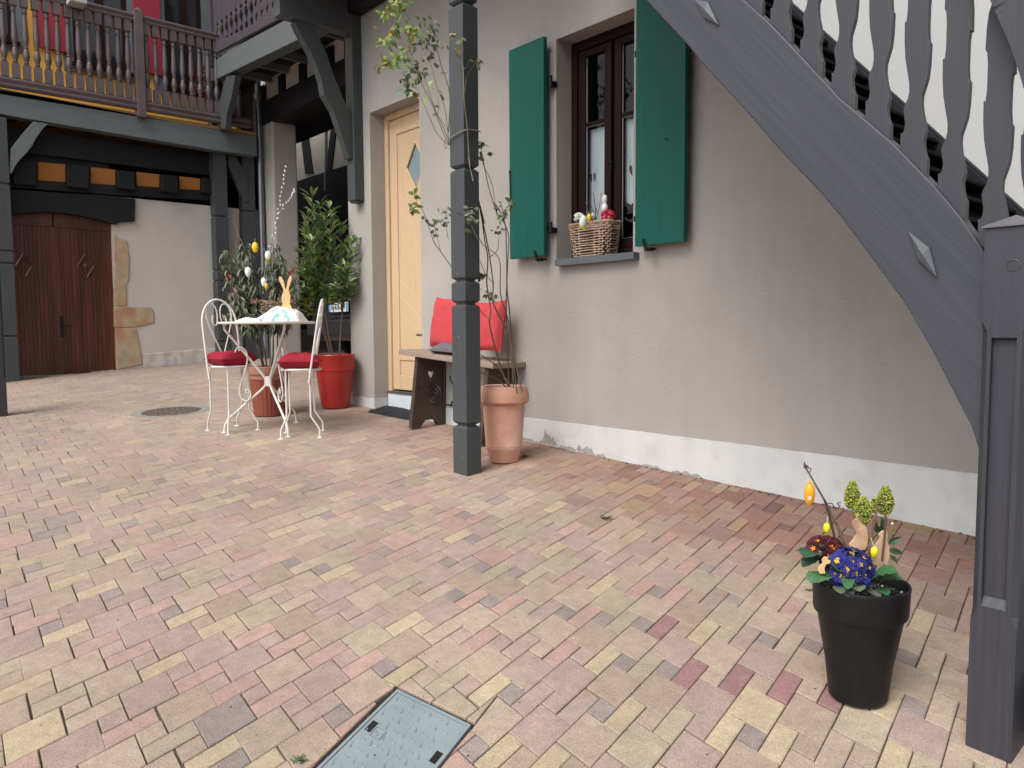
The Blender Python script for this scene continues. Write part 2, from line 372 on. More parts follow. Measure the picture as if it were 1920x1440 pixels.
# paving: big 2x2, brick 2x1 and small 1x1 stones in a repeating lattice of 7 units
def lat(u, v):
    vq = max(-44, min(2, v))
    ex = v - vq; ex += max(0, v - 3) * .06 + max(0, v - 9) * .06
    return (-1.538985 - .014956 * u + .064786 * v - .000458 * (vq * vq + 2 * vq * ex), 1.443809 + .070071 * u - .00567 * v + .000026 * (vq * vq + 2 * vq * ex))
pv = MB()
def pool(*it): return [c for c, k in it for _ in range(k)]
BEI, MAU, TAN, OLI, YEL_, PNK, LIL, GRY = (.325, .252, .195), (.30, .222, .190), (.290, .220, .170), (.305, .25, .185), (.365, .290, .20), (.335, .226, .19), (.24, .195, .18), (.215, .18, .165)
POOLS = {2: pool((BEI, 28), (MAU, 36), (TAN, 22), (OLI, 11), (PNK, 4), (LIL, 2), (YEL_, 1)), 1: pool((YEL_, 26), (PNK, 26), (BEI, 22), (MAU, 18), (LIL, 3), (OLI, 10)), 0: pool((LIL, 20), (MAU, 30), (TAN, 20), (OLI, 10), (GRY, 8), (BEI, 14))}
def zone(x, y):
    "sheltered strip along the house keeps the redder, unbleached colour"
    d = (y - 2.45 + .22 * noise.noise(Vector((x * .8, y * .8, 0))) - max(0, (-3.6 - x)) * .25) / .45
    return max(0, min(1, d))
def paver(P, kind):
    P = ccw(P); cx = sum(p[0] for p in P) / len(P); cy = sum(p[1] for p in P) / len(P)
    gap = .0009 + random.random() ** 2 * .0016; ch = .0022
    base = random.choice(POOLS[kind])
    z = zone(cx, cy)
    if z > .02:
        rb = random.choice([(.25, .130, .098), (.225, .118, .092), (.265, .155, .105), (.285, .195, .115), (.17, .10, .09), (.265, .17, .135), (.25, .15, .12), (.24, .135, .108)])
        zz = z * random.choice([.95, .9, .85, .7, .5]); base = tuple(a * (1 - zz) + b * zz for a, b in zip(base, rb))
    if -1.6 < cx < -.9 and 1.55 < cy < 2.0 and kind == 1 and random.random() < .32: base = (.235, .135, .13)
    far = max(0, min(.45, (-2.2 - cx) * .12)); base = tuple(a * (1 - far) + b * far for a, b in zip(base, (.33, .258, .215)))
    k = random.uniform(.99, 1.12); col = tuple(b * k for b in base) + (1,)
    pv.col = col
    tilt = (random.gauss(0, .004), random.gauss(0, .004)); dz = random.gauss(0, .0005)
    n = len(P)
    def inset(d):
        out = []
        for i in range(n):
            p0, p1, p2 = Vector(P[i - 1]), Vector(P[i]), Vector(P[(i + 1) % n])
            e1 = (p1 - p0).normalized(); e2 = (p2 - p1).normalized()
            n1 = Vector((-e1.y, e1.x)); n2 = Vector((-e2.y, e2.x)); b = n1 + n2
            if b.length < 1e-5: b = n1
            b.normalize(); c = max(.35, b.dot(n1)); out.append(p1 + b * d / c)
        return out
    I0, I1 = inset(gap), inset(gap + ch)
    Z = lambda p, h: G(p[0], p[1]) + h + dz + tilt[0] * (p[0] - cx) + tilt[1] * (p[1] - cy)
    vs = [(p.x, p.y, Z(p, -.0105)) for p in I0] + [(p.x, p.y, Z(p, -.0022)) for p in I0] + [(p.x, p.y, Z(p, 0)) for p in I1]
    fs = [tuple(range(2 * n, 3 * n))]
    for i in range(n):
        j = (i + 1) % n; fs += [(i, j, n + j, n + i), (n + i, n + j, 2 * n + j, 2 * n + i)]
    pv.add(vs, fs)
def bbox_hit(P, H):
    return not (max(p[0] for p in P) < min(h[0] for h in H) or min(p[0] for p in P) > max(h[0] for h in H) or max(p[1] for p in P) < min(h[1] for h in H) or min(p[1] for p in P) > max(h[1] for h in H))
for a in range(-120, 90):
    for b in range(-70, 70):
        u, v = a * 1 - 3 * b, 2 * a + b
        if v > 60 or v < -95 or u < -50 or u > 80: continue
        x, y = lat(u, v)
        if not (-11.2 < x < 1.6 and -.6 < y < 5.6): continue
        for kind, (u0, v0, u1, v1) in ((2, (u, v, u + 2, v + 2)), (1, (u - 2, v, u, v + 1)), (0, (u - 1, v + 1, u, v + 2))):
            jt = random.gauss(0, .02)
            P = ccw([lat(u0 + jt, v0), lat(u1 + jt, v0), lat(u1 + jt, v1), lat(u0 + jt, v1)])
            if min(p[1] for p in P) > 3.36 and max(p[0] for p in P) > -5.6: continue
            L = [P]
            for H in (HPOLY, MPOLY):
                if bbox_hit(P, H): L = [q for r in L for q in subtract(r, H)]
            for q in L: paver(q, kind)
tag(pv.build('pavement', 'paver'), kind='structure')

# weeds and grit
def weed(px, py, n, L, name, label, col):
    p = onG(px, py); m = MB()
    for i in range(n):
        a = random.random() * 2 * PI; m.col = tuple(c * random.uniform(.7, 1.3) for c in col) + (1,)
        m.leaf(p + Vector((random.gauss(0, .006), random.gauss(0, .006), -.002)), (math.cos(a), math.sin(a), random.uniform(.5, 1.6)), (0, 0, 1), L * random.uniform(.6, 1.2), L * .16, .2, .3)
    tag(m.build(name, 'leaf', loc=p), label, 'weed')
weed(1135, 973, 22, .035, 'weed', 'small tuft of grass growing between pavers, middle of the courtyard', (.10, .12, .04))
weed(980, 858, 14, .045, 'weed', 'thin grass blades by the foot of the terracotta pot', (.12, .14, .05))
weed(562, 1428, 26, .022, 'weed', 'tiny green weed beside the hatch cover at the bottom edge', (.07, .13, .05))
weed(1518, 1108, 16, .022, 'weed', 'small green weed just left of the black pot', (.10, .16, .05))
lt = MB()
for k in range(60):
    t = random.random(); q = Vector((-3.9 + 3.2 * t, 3.285 - random.random() * .03, 0)); q.z = G(q.x, q.y) + .002
    lt.col = random.choice([(.05, .03, .02, 1), (.12, .06, .035, 1), (.08, .05, .03, 1)]); a = random.random() * 6.3
    lt.leaf(q, (math.cos(a), math.sin(a), .2), (0, 0, 1), random.uniform(.008, .022), .009, .4, .3)
for k in range(90):
    q = onG(random.uniform(20, 1800), random.uniform(760, 1420)); q.z += .001
    lt.col = random.choice([(.05, .035, .025, 1), (.10, .07, .05, 1), (.5, .48, .44, 1)]); a = random.random() * 6.3
    lt.leaf(q, (math.cos(a), math.sin(a), .1), (0, 0, 1), random.uniform(.004, .010), .004, .4, .3)
tag(lt.build('fallen_litter', 'leaf'), 'dry leaf crumbs lying along the foot of the wall and on the pavers', 'litter', kind='stuff')
mo = MB()
for k in range(520):
    a, b = random.randint(-30, 20), random.randint(-25, 25)
    u, v = a - 3 * b, 2 * a + b; 
    if not (-28 < v < 12 and -14 < u < 30): continue
    t = random.random() * 2
    x, y = lat(u + t, v) if random.random() < .5 else lat(u, v + t)
    x += random.gauss(0, .0015); y += random.gauss(0, .0015)
    if not (y < 3.2): continue
    r = random.uniform(.0012, .0032); s_ = random.choice([.02, .04, .1]); mo.col = (s_, s_ * .85, s_ * .6, 1)
    mo.lathe([(r * .3, -r), (r, 0), (r * .4, r * .7)], (x, y, G(x, y) - .001), 5)
tag(mo.build('joint_crumbs', 'gravel'), 'dark crumbs of soil caught in the joints between pavers', 'soil', kind='stuff')

# hatch cover
hz = Vector((0, 0, .0))
hgap = None
hc = thing('hatch_cover', 'grey ribbed rectangular hatch cover set in the paving at the bottom edge', 'hatch', hcen)
def HP(s, t, h=0):
    p = HA + (HB - HA) * s + (HC - HA) * t; return Vector((p.x, p.y, G(p.x, p.y) + h))
m = MB(); m.prism([HP(-.12, -.09, -.0080), HP(1.07, -.09, -.0080), HP(1.07, 1.07, -.0080), HP(-.12, 1.07, -.0080)], (0, 0, -.02)); part(m, 'edge_gap', 'soil', hc)
m = MB(); m.prism([HP(.015, .01, .001), HP(.985, .01, .001), HP(.985, .99, .001), HP(.015, .99, .001)], (0, 0, -.03)); part(m, 'cover_plate', 'hatch', hc, bevel=.002)
m = MB()
for (a, b, c_, d) in ((-.02, -.015, 1.02, .006), (-.02, .994, 1.02, 1.015), (-.02, .006, .012, .994), (.988, .006, 1.02, .994)):
    m.prism([HP(a, b, .003), HP(c_, b, .003), HP(c_, d, .003), HP(a, d, .003)], (0, 0, -.03))
part(m, 'frame', 'hatch', hc)
m = MB()
for i in range(8):
    for j in range(11):
        cs, ct = .07 + i * .118 + (.05 if j % 2 else 0), .05 + j * .088
        if cs > .93: continue
        ds, dt = (.055, .018) if (i + j) % 2 else (.014, .045)
        c0_, c1_ = HP(cs - ds * .8, ct - dt * .7, .0006), HP(cs + ds * .8, ct + dt * .7, .0006)
        m.tube(smooth_path([c0_, HP(cs - ds * .3, ct + dt * .3, .001), HP(cs + ds * .4, ct - dt * .1 + .01, .001), c1_], 3), [.001, .0026], 6)
part(m, 'tread_rib', 'hatch', hc, smooth=60)
for (s0, t0) in ((.055, .33), (.90, .30)):
    m = MB(); m.prism([HP(s0, t0, .0022), HP(s0 + .075, t0, .0022), HP(s0 + .075, t0 + .10, .0022), HP(s0, t0 + .10, .0022)], (0, 0, -.003)); part(m, 'lifting_slot', 'black', hc)
m = MB()
for a, b, c_, d in ((.15, .36, .29, .363), (.15, .447, .29, .45), (.15, .363, .155, .447), (.285, .363, .29, .447)):
    m.prism([HP(a, b, .0028), HP(c_, b, .0028), HP(c_, d, .0028), HP(a, d, .0028)], (0, 0, -.002))
for k in range(4): m.prism([HP(.18 + .024 * k, .39 + .015 * (k % 3), .0028), HP(.19 + .024 * k, .39 + .015 * (k % 3), .0028), HP(.19 + .024 * k, .398 + .015 * (k % 3), .0028), HP(.18 + .024 * k, .398 + .015 * (k % 3), .0028)], (0, 0, -.002))
part(m, 'maker_mark', mat('mark', (.17, .20, .21, 1)), hc)
# round manhole
mh = thing('manhole_cover', 'round cast iron manhole cover in a concrete ring by the left chair', 'manhole cover', mc)
def ring(r0, r1, h0, seg=48):
    m = MB(); vs = []; 
    for k in range(seg):
        a = 2 * PI * k / seg
        for r, h in ((r0, h0 - .02), (r0, h0), (r1, h0), (r1, h0 - .02)):
            x, y = mc.x + r * math.cos(a), mc.y + r * math.sin(a); vs.append((x, y, G(x, y) + h))
    fs = []
    for k in range(seg):
        a, b = k * 4, ((k + 1) % seg) * 4
        for i in range(3): fs.append((a + i, a + i + 1, b + i + 1, b + i))
    return m.add(vs, fs)
part(ring(.232, .296, .001), 'concrete_ring', 'concrete', mh)
m = MB(); seg = 40; vs = [(mc.x, mc.y, mc.z - .001)] + [(mc.x + .228 * math.cos(2 * PI * k / seg), mc.y + .228 * math.sin(2 * PI * k / seg), G(mc.x + .228 * math.cos(2 * PI * k / seg), mc.y + .228 * math.sin(2 * PI * k / seg)) - .001) for k in range(seg)]
m.add(vs, [(0, k + 1, (k + 1) % seg + 1) for k in range(seg)])
for r in (.04, .08, .12, .16, .20):
    for k in range(int(r * 130)):
        a = 2 * PI * k / int(r * 130) + r * 9; x, y = mc.x + r * math.cos(a), mc.y + r * math.sin(a); m.lathe([(.011, -.002), (.010, .003), (.006, .004)], (x, y, G(x, y)), 6)
part(m, 'iron_lid', 'castiron', mh)

# ================================================================ FACADE HOUSE (wall plane y = 3.3)
WY = 3.3; XC = -5.87
house = thing('house', 'beige rendered house with green shutters, pale wooden door and white plinth', 'house', (XC, WY, 0))
ZP = ZC - .571
wl = onY(1043, 300, WY).x; wr = onY(1187.9, 300, WY).x; wt = onY(1043, 74, WY).z; wb = onY(1100, 484, WY).z
dl = onY(698, 500, WY).x; dr = onY(788.5, 400, WY).x; dt_ = onY(695, 211, WY).z; db = G(-5, WY) - .3
m = MB()
gx = [XC, dl, dr, wl, wr, 3.0]; gz = [-.3, wb, wt if wt < dt_ else dt_, max(wt, dt_), 6.2]
def isopen(xa, xb, za, zb):
    xm, zm = (xa + xb) / 2, (za + zb) / 2
    return (dl < xm < dr and zm < dt_) or (wl < xm < wr and wb < zm < wt)
for i in range(5):
    for j in range(4):
        if not isopen(gx[i], gx[i + 1], gz[j], gz[j + 1]):
            m.add([(gx[i], WY, gz[j]), (gx[i + 1], WY, gz[j]), (gx[i + 1], WY, gz[j + 1]), (gx[i], WY, gz[j + 1])], [(0, 1, 2, 3)])
def reveal(xa, xb, za, zb, dep):
    m.add([(xa, WY, za), (xa, WY + dep, za), (xa, WY + dep, zb), (xa, WY, zb)], [(0, 1, 2, 3)])
    m.add([(xb, WY, za), (xb, WY + dep, za), (xb, WY + dep, zb), (xb, WY, zb)], [(3, 2, 1, 0)])
    m.add([(xa, WY, zb), (xb, WY, zb), (xb, WY + dep, zb), (xa, WY + dep, zb)], [(3, 2, 1, 0)])
wd = onX(1071, 300, wl).y - WY; dd = onX(724, 500, dl).y - WY
reveal(wl, wr, wb, wt, wd + .02); reveal(dl, dr, db, dt_, dd + .1)
m.add([(wl, WY, wb), (wr, WY, wb), (wr, WY + wd + .1, wb), (wl, WY + wd + .1, wb)], [(0, 1, 2, 3)])
m.add([(XC, WY, -.3), (XC, 8.5, -.3), (XC, 8.5, 6.2), (XC, WY, 6.2)], [(0, 1, 2, 3)])
m.add([(3, WY, -.3), (3, 8.5, -.3), (3, 8.5, 6.2), (3, WY, 6.2)], [(3, 2, 1, 0)])
m.add([(XC, 8.5, -.3), (3, 8.5, -.3), (3, 8.5, 6.2), (XC, 8.5, 6.2)], [(3, 2, 1, 0)])
part(m, 'wall', 'plaster', house)
m = MB(); m.box((XC - .15, 2.9, 6.2), (3.3, 8.7, 6.35)); part(m, 'roof', 'dark', house)
# plinth: painted band with a slightly uneven top edge
m = MB()
def band(xa, xb, y, seed):
    n = max(2, int((xb - xa) / .05)); vs = []
    for i in range(n + 1):
        x = xa + (xb - xa) * i / n; zt = ZP + .004 * noise.noise(Vector((x * 9, seed, 0)))
        vs += [(x, y - .006, -.25), (x, y - .006, zt - .002), (x, y + .004, zt)]
    m.add(vs, [(i * 3 + k, (i + 1) * 3 + k, (i + 1) * 3 + k + 1, i * 3 + k + 1) for i in range(n) for k in (0, 1)])
band(XC - .005, dl, WY, 1); band(dr, 3, WY, 2)
m.box((dl + .005, WY - .005, -.2), (dl - .01, WY + dd, ZP)); m.box((dr - .005, WY - .005, -.2), (dr + .01, WY + dd, ZP))
m.box((XC - .008, WY - .004, -.2), (XC + .01, 8.4, ZP))
part(m, 'plinth', 'plinth', house)
# flaked patches on the plinth (where the paint has come off)
for (pa, pb, hh_) in ((966, 1010, .02), (1012, 1046, .09), (1048, 1082, .03), (1083, 1118, .055), (1120, 1138, .018), (1205, 1240, .014), (1262, 1318, .016)):
    n = 26; lo_, up_ = [], []
    for i in range(n + 1):
        t = i / n; x = onY(pa + (pb - pa) * t, 840, WY).x; gzv = G(x, WY); env = math.sin(PI * min(1, max(0, t))) ** .5
        b_ = .004 if pa < 1010 else hh_ * .35 * abs(noise.noise(Vector((x * 23, 1, 0))))
        up_.append(Vector((x, WY - .0062, gzv + b_ + .004 + hh_ * env * abs(.35 + noise.noise(Vector((x * 31, 4, 0))) + .35 * random.random())))); lo_.append(Vector((x, WY - .0062, gzv + b_)))
    m = MB(); m.prism(lo_ + up_[::-1], (0, -.0018, 0)); part(m, 'flaked_paint', 'flake', house)
# sill
sa = onY(1039.5, 480, WY - .05); sb = onY(1186.5, 470, WY - .05)
m = MB(); m.box((sa.x, WY - .05, wb - .036), (sb.x + .004, WY + wd, wb + .004)); part(m, 'window_sill', 'sill', house, bevel=.003)
# window
win = bpy.data.objects.new('window', None); C.objects.link(win); win.parent = house; win.location = Vector((wl, WY, wb)) - house.location
fy = WY + wd
W_ = wr - wl; H_ = wt - wb
m = MB(); fw_ = .045
m.box((wl, fy, wb), (wl + fw_, fy + .07, wt)); m.box((wr - fw_, fy, wb), (wr, fy + .07, wt)); m.box((wl + fw_, fy, wt - .055), (wr - fw_, fy + .07, wt)); m.box((wl + fw_, fy, wb), (wr - fw_, fy + .07, wb + .05))
part(m, 'window_frame', 'brownwin', win, bevel=.004)
cxw = (wl + wr) / 2
def un_x(px, y): return onY(px, 300, y).x
gl0, gl1 = un_x(1094, fy), un_x(1130, fy); gr0 = un_x(1161, fy)
mid = (gl1 + gr0) / 2; glw = gl1 - gl0
zt_tr = onY(1110, 229, fy).z; zg_t = onY(1094, 107, fy).z; zg_b = wb + .11
gr1 = gr0 + glw
for (xa, xb, ga, gb) in ((wl + fw_ + .002, mid - .012, gl0, gl1), (mid + .012, min(gr1 + .05, wr - fw_ - .002), gr0, min(gr1, wr - fw_ - .03))):
    m = MB(); y0, y1 = fy + .012, fy + .055
    m.box((xa, y0, wb + .052), (ga, y1, wt - .057)); m.box((gb, y0, wb + .052), (xb, y1, wt - .057))
    m.box((ga, y0, zg_t), (gb, y1, wt - .057)); m.box((ga, y0, wb + .052), (gb, y1, zg_b)); m.box((ga, y0 + .005, zt_tr - .011), (gb, y1 - .005, zt_tr + .011))
    so_ = part(m, 'sash', 'brownwin', win, bevel=.004)
    m = MB(); m.add([(ga, y0 + .022, zg_b), (gb, y0 + .022, zg_b), (gb, y0 + .022, zg_t), (ga, y0 + .022, zg_t)], [(0, 1, 2, 3)]); part(m, 'pane', 'glass', win)
    m = MB()
    for (a, b, c_, d) in ((ga, zg_b, ga + .004, zg_t), (gb - .003, zg_b, gb, zg_t), (ga + .004, zg_b, gb - .003, zg_b + .003), (ga + .004, zt_tr - .015, gb - .003, zt_tr - .012)):
        m.box((a, y0 + .014, b), (c_, y0 + .020, d))
    part(m, 'glazing_bead', mat('bead', (.30, .30, .31, 1)), win)
    # half curtain with scalloped hem
    m = MB(); nu, nv = 60, 24; ztop = zt_tr - .02; zbot = wb + .30 - (.0 if ga > mid else .12); vs = []
    for i in range(nu + 1):
        s_ = i / nu; x = ga - .02 + (gb - ga + .04) * s_
        zb_ = zbot + .022 * abs(math.sin(s_ * PI * 4)) + .004 * abs(math.sin(s_ * PI * 20))
        for j in range(nv + 1):
            t = j / nv; z = ztop + (zb_ - ztop) * t
            vs.append((x, y1 + .016 + .010 * math.sin(s_ * 26 + .6 * math.sin(t * 3)) * (.4 + .6 * t) + .004 * math.sin(s_ * 61), z))
    m.add(vs, [(i * (nv + 1) + j, (i + 1) * (nv + 1) + j, (i + 1) * (nv + 1) + j + 1, i * (nv + 1) + j + 1) for i in range(nu) for j in range(nv)])
    cur = part(m, 'curtain', 'lace', win, smooth=80)
    zc = onY(1175, 315, fy).z
    for hx in ([gr0 + .042] if ga > mid else [gl0 + .012, gl1 + .002]):
        hm = MB(); dots = MB(); P = []
        for k in range(28):
            t = 2 * PI * k / 28; hx_ = 16 * math.sin(t) ** 3; hz_ = 13 * math.cos(t) - 5 * math.cos(2 * t) - 2 * math.cos(3 * t) - math.cos(4 * t)
            P.append(Vector((hx + hx_ * .0016, y1 + .012, zc + hz_ * .0026)))
        hm.prism(P, (0, .002, 0))
        dots.tube([p + Vector((0, -.002, 0)) for p in P], .0016, 5, closed=True)
        for k in range(14):
            a = 2 * PI * k / 14; dots.lathe([(.0001, -.001), (.0045, 0), (.0001, .001)], (hx + .045 * math.cos(a), y1 + .012, zc + .065 * math.sin(a) - .004), 8, ax=(0, 1, 0))
        hm.build('lace_heart', mat('heart_shadow', (.05, .06, .08, 1)), win, loc=(0, 0, 0)); dots.build('lace_dots', mat('lace_thread', (.7, .72, .75, 1)), win, loc=(0, 0, 0))
m = MB(); m.box((wl - .4, fy + .5, wb - .6), (wr + .5, fy + .52, wt + .4)); m.box((wl - .4, fy + .08, wb - .62), (wr + .5, fy + .52, wb - .6)); m.box((wl - .42, fy + .08, wb - .6), (wl - .4, fy + .52, wt + .4)); m.box((wr + .5, fy + .08, wb - .6), (wr + .52, fy + .52, wt + .4)); m.box((wl - .42, fy + .08, wt + .4), (wr + .52, fy + .52, wt + .42)); part(m, 'dark_room', 'black', win)
m = MB(); hx = mid; m.box((hx - .006, fy - .004, onY(1145, 300, fy).z), (hx + .006, fy + .01, onY(1145, 318, fy).z)); m.tube([(hx, fy - .004, onY(1145, 308, fy).z), (hx, fy - .03, onY(1145, 308, fy).z), (hx + .002, fy - .032, onY(1145, 322, fy).z)], .004, 6); part(m, 'window_handle', 'iron', win)
# shutters
def shutter(xa, xb, zb, zt, hinge_right, label):
    y0 = WY - .075
    hs_ = 1.5; r = bpy.data.objects.new('shutter', None); C.objects.link(r); r.parent = house; r.location = Vector((xa, y0, zb)) - house.location; r['label'] = label
    m = MB(); n = 4
    m.box((xa, y0, zb), (xb, y0 + .03, zt))
    part(m, 'panel', 'green', r, bevel=.003)
    for zz in (zb + (zt - zb) * .13, zb + (zt - zb) * .80):
        h = MB(); hx = xb if hinge_right else xa; s = 1 if hinge_right else -1
        h.box((hx - s * .05, y0 + .031, zz - .014), (hx + s * .015, y0 + .036, zz + .014)); h.tube([(hx + s * .018, y0 + .04, zz - .034), (hx + s * .018, y0 + .04, zz + .034)], .011, 8); h.box((hx + s * .006, y0 + .03, zz - .03), (hx + s * .034, WY + .005, zz + .0))
        h.tube([(hx + s * .018, y0 + .045, zz - .018), (hx + s * .018, WY + .01, zz - .018)], .006, 6); part(h, 'hinge', 'iron', r)
    h = MB(); xm = xa + (xb - xa) * (.76 if hinge_right else .2)
    h.prism([(xm - .008, y0 - .012, zb + .035), (xm + .004, y0 - .012, zb + .035), (xm + .03, y0 - .012, zb - .03), (xm + .012, y0 - .012, zb - .03)], (0, .008, 0))
    h.tube([(xm + .015, y0 - .01, zb - .015), (xm + .015, WY + .01, zb - .015)], .006, 6); h.box((xm + .002, y0 + .0, zb - .03), (xm + .04, y0 + .03, zb - .012)); part(h, 'shutter_catch', 'iron', r)
    return r
s_y = WY - .075
sl_a, sl_b = onY(955, 300, s_y).x, onY(1019.5, 300, s_y).x
sr_a, sr_b = onY(1190.5, 400, s_y).x, onY(1283.5, 300, s_y).x
sz0 = (onY(957, 485, s_y).z + onY(1020, 480, s_y).z) / 2; sz1 = (onY(953.7, 94, s_y).z + onY(1018.7, 68.6, s_y).z) / 2
S1 = shutter(sl_a, sl_b, sz0, sz1, True, 'narrow open green shutter left of the window')
S2 = shutter(sr_a, sr_b, (onY(1194, 461.5, s_y).z + onY(1282, 453, s_y).z) / 2, sz1, False, 'wide open green shutter right of the window')
m = MB(); a = onY(955.5, 322, s_y - .01); b = onY(956.5, 372, s_y - .01); m.tube([a, b], .0035, 6); m.lathe([(.001, -.01), (.008, 0), (.001, .01)], a, 8); part(m, 'espagnolette_rod', 'iron', S1)
m = MB(); a = onY(1250, 260, s_y - .005); m.tube([a, a + Vector((0, -.012, 0)), a + Vector((.008, -.014, -.008))], .003, 6); part(m, 'hook', 'iron', S2)
# door
door = bpy.data.objects.new('door', None); C.objects.link(door); door.parent = house; door.location = Vector((dl, WY, ZP)) - house.location
dy = WY + dd
zdb = onX(733, 731, dl).z; zdb = onY(745, 730, dy + .02).z
m = MB(); fr = .05
m.box((dl, dy, zdb - .02), (dl + fr, dy + .07, dt_)); m.box((dr - fr, dy, zdb - .02), (dr, dy + .07, dt_)); m.box((dl + fr, dy, dt_ - fr), (dr - fr, dy + .07, dt_))
part(m, 'door_frame', 'doorwood', door, bevel=.006)
m = MB(); la, lb = dl + fr + .003, dr - fr - .003; y0 = dy + .018; st = .10
zt2 = dt_ - fr - .003
m.box((la, y0, zdb), (la + st, y0 + .05, zt2)); m.box((lb - st, y0, zdb), (lb, y0 + .05, zt2)); m.box((la + st, y0, zt2 - .12), (lb - st, y0 + .05, zt2)); m.box((la + st, y0, zdb), (lb - st, y0 + .05, zdb + .12)); m.box((la + st, y0, zdb + .24), (lb - st, y0 + .05, zdb + .30)); m.box((la + st, y0 + .008, zdb + .12), (lb - st, y0 + .05, zdb + .24))
part(m, 'door_leaf', 'doorwood', door, bevel=.005)
# diamond pane: centre by eye at 776,309
dc = onY(777, 309, y0); hw = abs(onY(760, 312, y0).x - dc.x); hh = abs(onY(776, 264, y0).z - onY(776, 352, y0).z) / 2
m = MB(); xa, xb, za, zb = la + st, lb - st, zdb + .30, zt2 - .12
y2 = y0 + .012
dm = [(dc.x - hw, dc.z), (dc.x, dc.z + hh), (dc.x + hw, dc.z), (dc.x, dc.z - hh)]
top = [(xa, za), (xa, zb), (xb, zb), (xb, za)]
outer = [(xa, dc.z), (xa, zb), (dc.x, zb), (xb, zb), (xb, dc.z), (xb, za), (dc.x, za), (xa, za)]
for poly in ([(xa, dc.z), (xa, zb), (dc.x, zb), dm[1], dm[0]], [(dc.x, zb), (xb, zb), (xb, dc.z), dm[2], dm[1]], [(xb, dc.z), (xb, za), (dc.x, za), dm[3], dm[2]], [(dc.x, za), (xa, za), (xa, dc.z), dm[0], dm[3]]):
    m.prism([Vector((x, y2, z)) for x, z in poly], (0, .03, 0))
part(m, 'door_panel', 'doorwood', door)
m = MB()   # chevron grooves
for k in range(9):
    zz = za + .18 + k * .135
    x1 = xa + .01
    for (a, b) in (((xa + .008, zz + .14), (dc.x, zz)), ((dc.x, zz), (xb - .008, zz + .14))):
        if abs((a[1] + b[1]) / 2 - dc.z) < hh * .75: continue
        m.tube([(a[0], y2 + .0002, a[1]), (b[0], y2 + .0002, b[1])], .0010, 5)
part(m, 'groove', mat('groove', (.74, .55, .34, 1)), door)
m = MB(); m.prism([Vector((x, y2 + .012, z)) for x, z in dm], (0, .006, 0)); part(m, 'diamond_pane', 'frost', door)
m = MB()
for i in range(4): a, b = dm[i], dm[(i + 1) % 4]; m.tube([(a[0], y2 - .001, a[1]), (b[0], y2 - .001, b[1])], .006, 6)
part(m, 'pane_moulding', 'doorwood', door)
zk = G(-5, WY)
m = MB(); m.box((dl + .012, dy - .012, zk - .05), (dr - .012, dy + .02, zdb - .03)); part(m, 'kick_board', 'alu', door, bevel=.003)
m = MB(); m.box((dl + .012, dy - .02, zdb - .03), (dr - .012, dy + .03, zdb - .012)); part(m, 'threshold', 'metal', door)
m = MB(); m.tube([(lb - .05, y0 - .002, ZC - .05), (lb - .05, y0 - .05, ZC - .05), (lb - .16, y0 - .05, ZC - .05)], .009, 8); part(m, 'handle', 'metal', door, smooth=60)
# overhead balcony on the house front: soffit, outer beam, cross beam, corner post and brace
zs = onY(677, 30.6, WY).z
BYF = 2.50
m = MB(); m.box((XC - .05, BYF - .05, zs + .13), (-2.75, WY, zs + .16)); m.box((XC - .05, WY - .12, zs), (3, WY - .005, zs + .129)); part(m, 'balcony_floor', 'dark', house)
m = MB(); m.box((XC - .1, BYF, zs - .02 + .15), (-2.75, BYF + .14, zs + .128 + .14)); 
X1 = onY(682, 300, WY).x; yf = onX(664, 300, X1).y; X0 = onY(650.5, 300, yf).x
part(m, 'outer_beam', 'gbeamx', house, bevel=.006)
zpb = onX(664, 378, X1).z
m = MB(); m.box((X0, yf, zpb + .015), (X1, WY + .02, zs)); m.box((X0 + .012, yf + .012, zpb), (X1 - .012, WY, zpb + .014)); part(m, 'corner_post', 'gpost', house, bevel=.005)
yb_end = onX(524, 20, X1).y
zb0 = onX(640, 58, X1).z
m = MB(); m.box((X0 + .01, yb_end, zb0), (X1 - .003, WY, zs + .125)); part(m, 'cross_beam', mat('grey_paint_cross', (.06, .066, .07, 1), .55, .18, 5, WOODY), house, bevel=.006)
def c2(pts): return [(380 + a / 3.4286, b / 3.4286) for a, b in pts]
br = c2([(590, 140), (625, 215), (690, 330), (735, 430), (765, 520), (780, 610), (840, 710), (890, 860), (940, 1015), (975, 1030), (975, 800), (900, 620), (850, 500), (800, 350), (745, 230), (700, 150), (640, 100)])
m = MB(); m.prism(PX(br, X1 - .02), (-.075, 0, 0)); part(m, 'brace', 'gpost', house, bevel=.004)

# ---------------------------------------------------------------- grooved posts
def grooved(mb, x0, x1, y0, y1, z0, z1, gr):
    ch, nk = .012, .010
    zz = [z0] + sorted(gr) + [z1]
    for i in range(len(zz) - 1):
        a = zz[i] + (nk / 2 if i else 0); b = zz[i + 1] - (nk / 2 if i < len(zz) - 2 else 0)
        ca = ch if i else 0; cb = ch if i < len(zz) - 2 else 0
        q = .012
        R = lambda z, d: [(x0 + d, y0 + d, z), (x1 - d, y0 + d, z), (x1 - d, y1 - d, z), (x0 + d, y1 - d, z)]
        vs = R(a, q if ca else 0) + R(a + ca, 0) + R(b - cb, 0) + R(b, q if cb else 0)
        fs = [(3, 2, 1, 0), (12, 13, 14, 15)] + [(k * 4 + i2, k * 4 + (i2 + 1) % 4, (k + 1) * 4 + (i2 + 1) % 4, (k + 1) * 4 + i2) for k in range(3) for i2 in range(4)]
        if not ca: pass
        mb.add(vs, fs)
        if i < len(zz) - 2: mb.box((x0 + .018, y0 + .018, b - .001), (x1 - .018, y1 - .018, b + nk + .001))
pc = onG(876, 893.5)
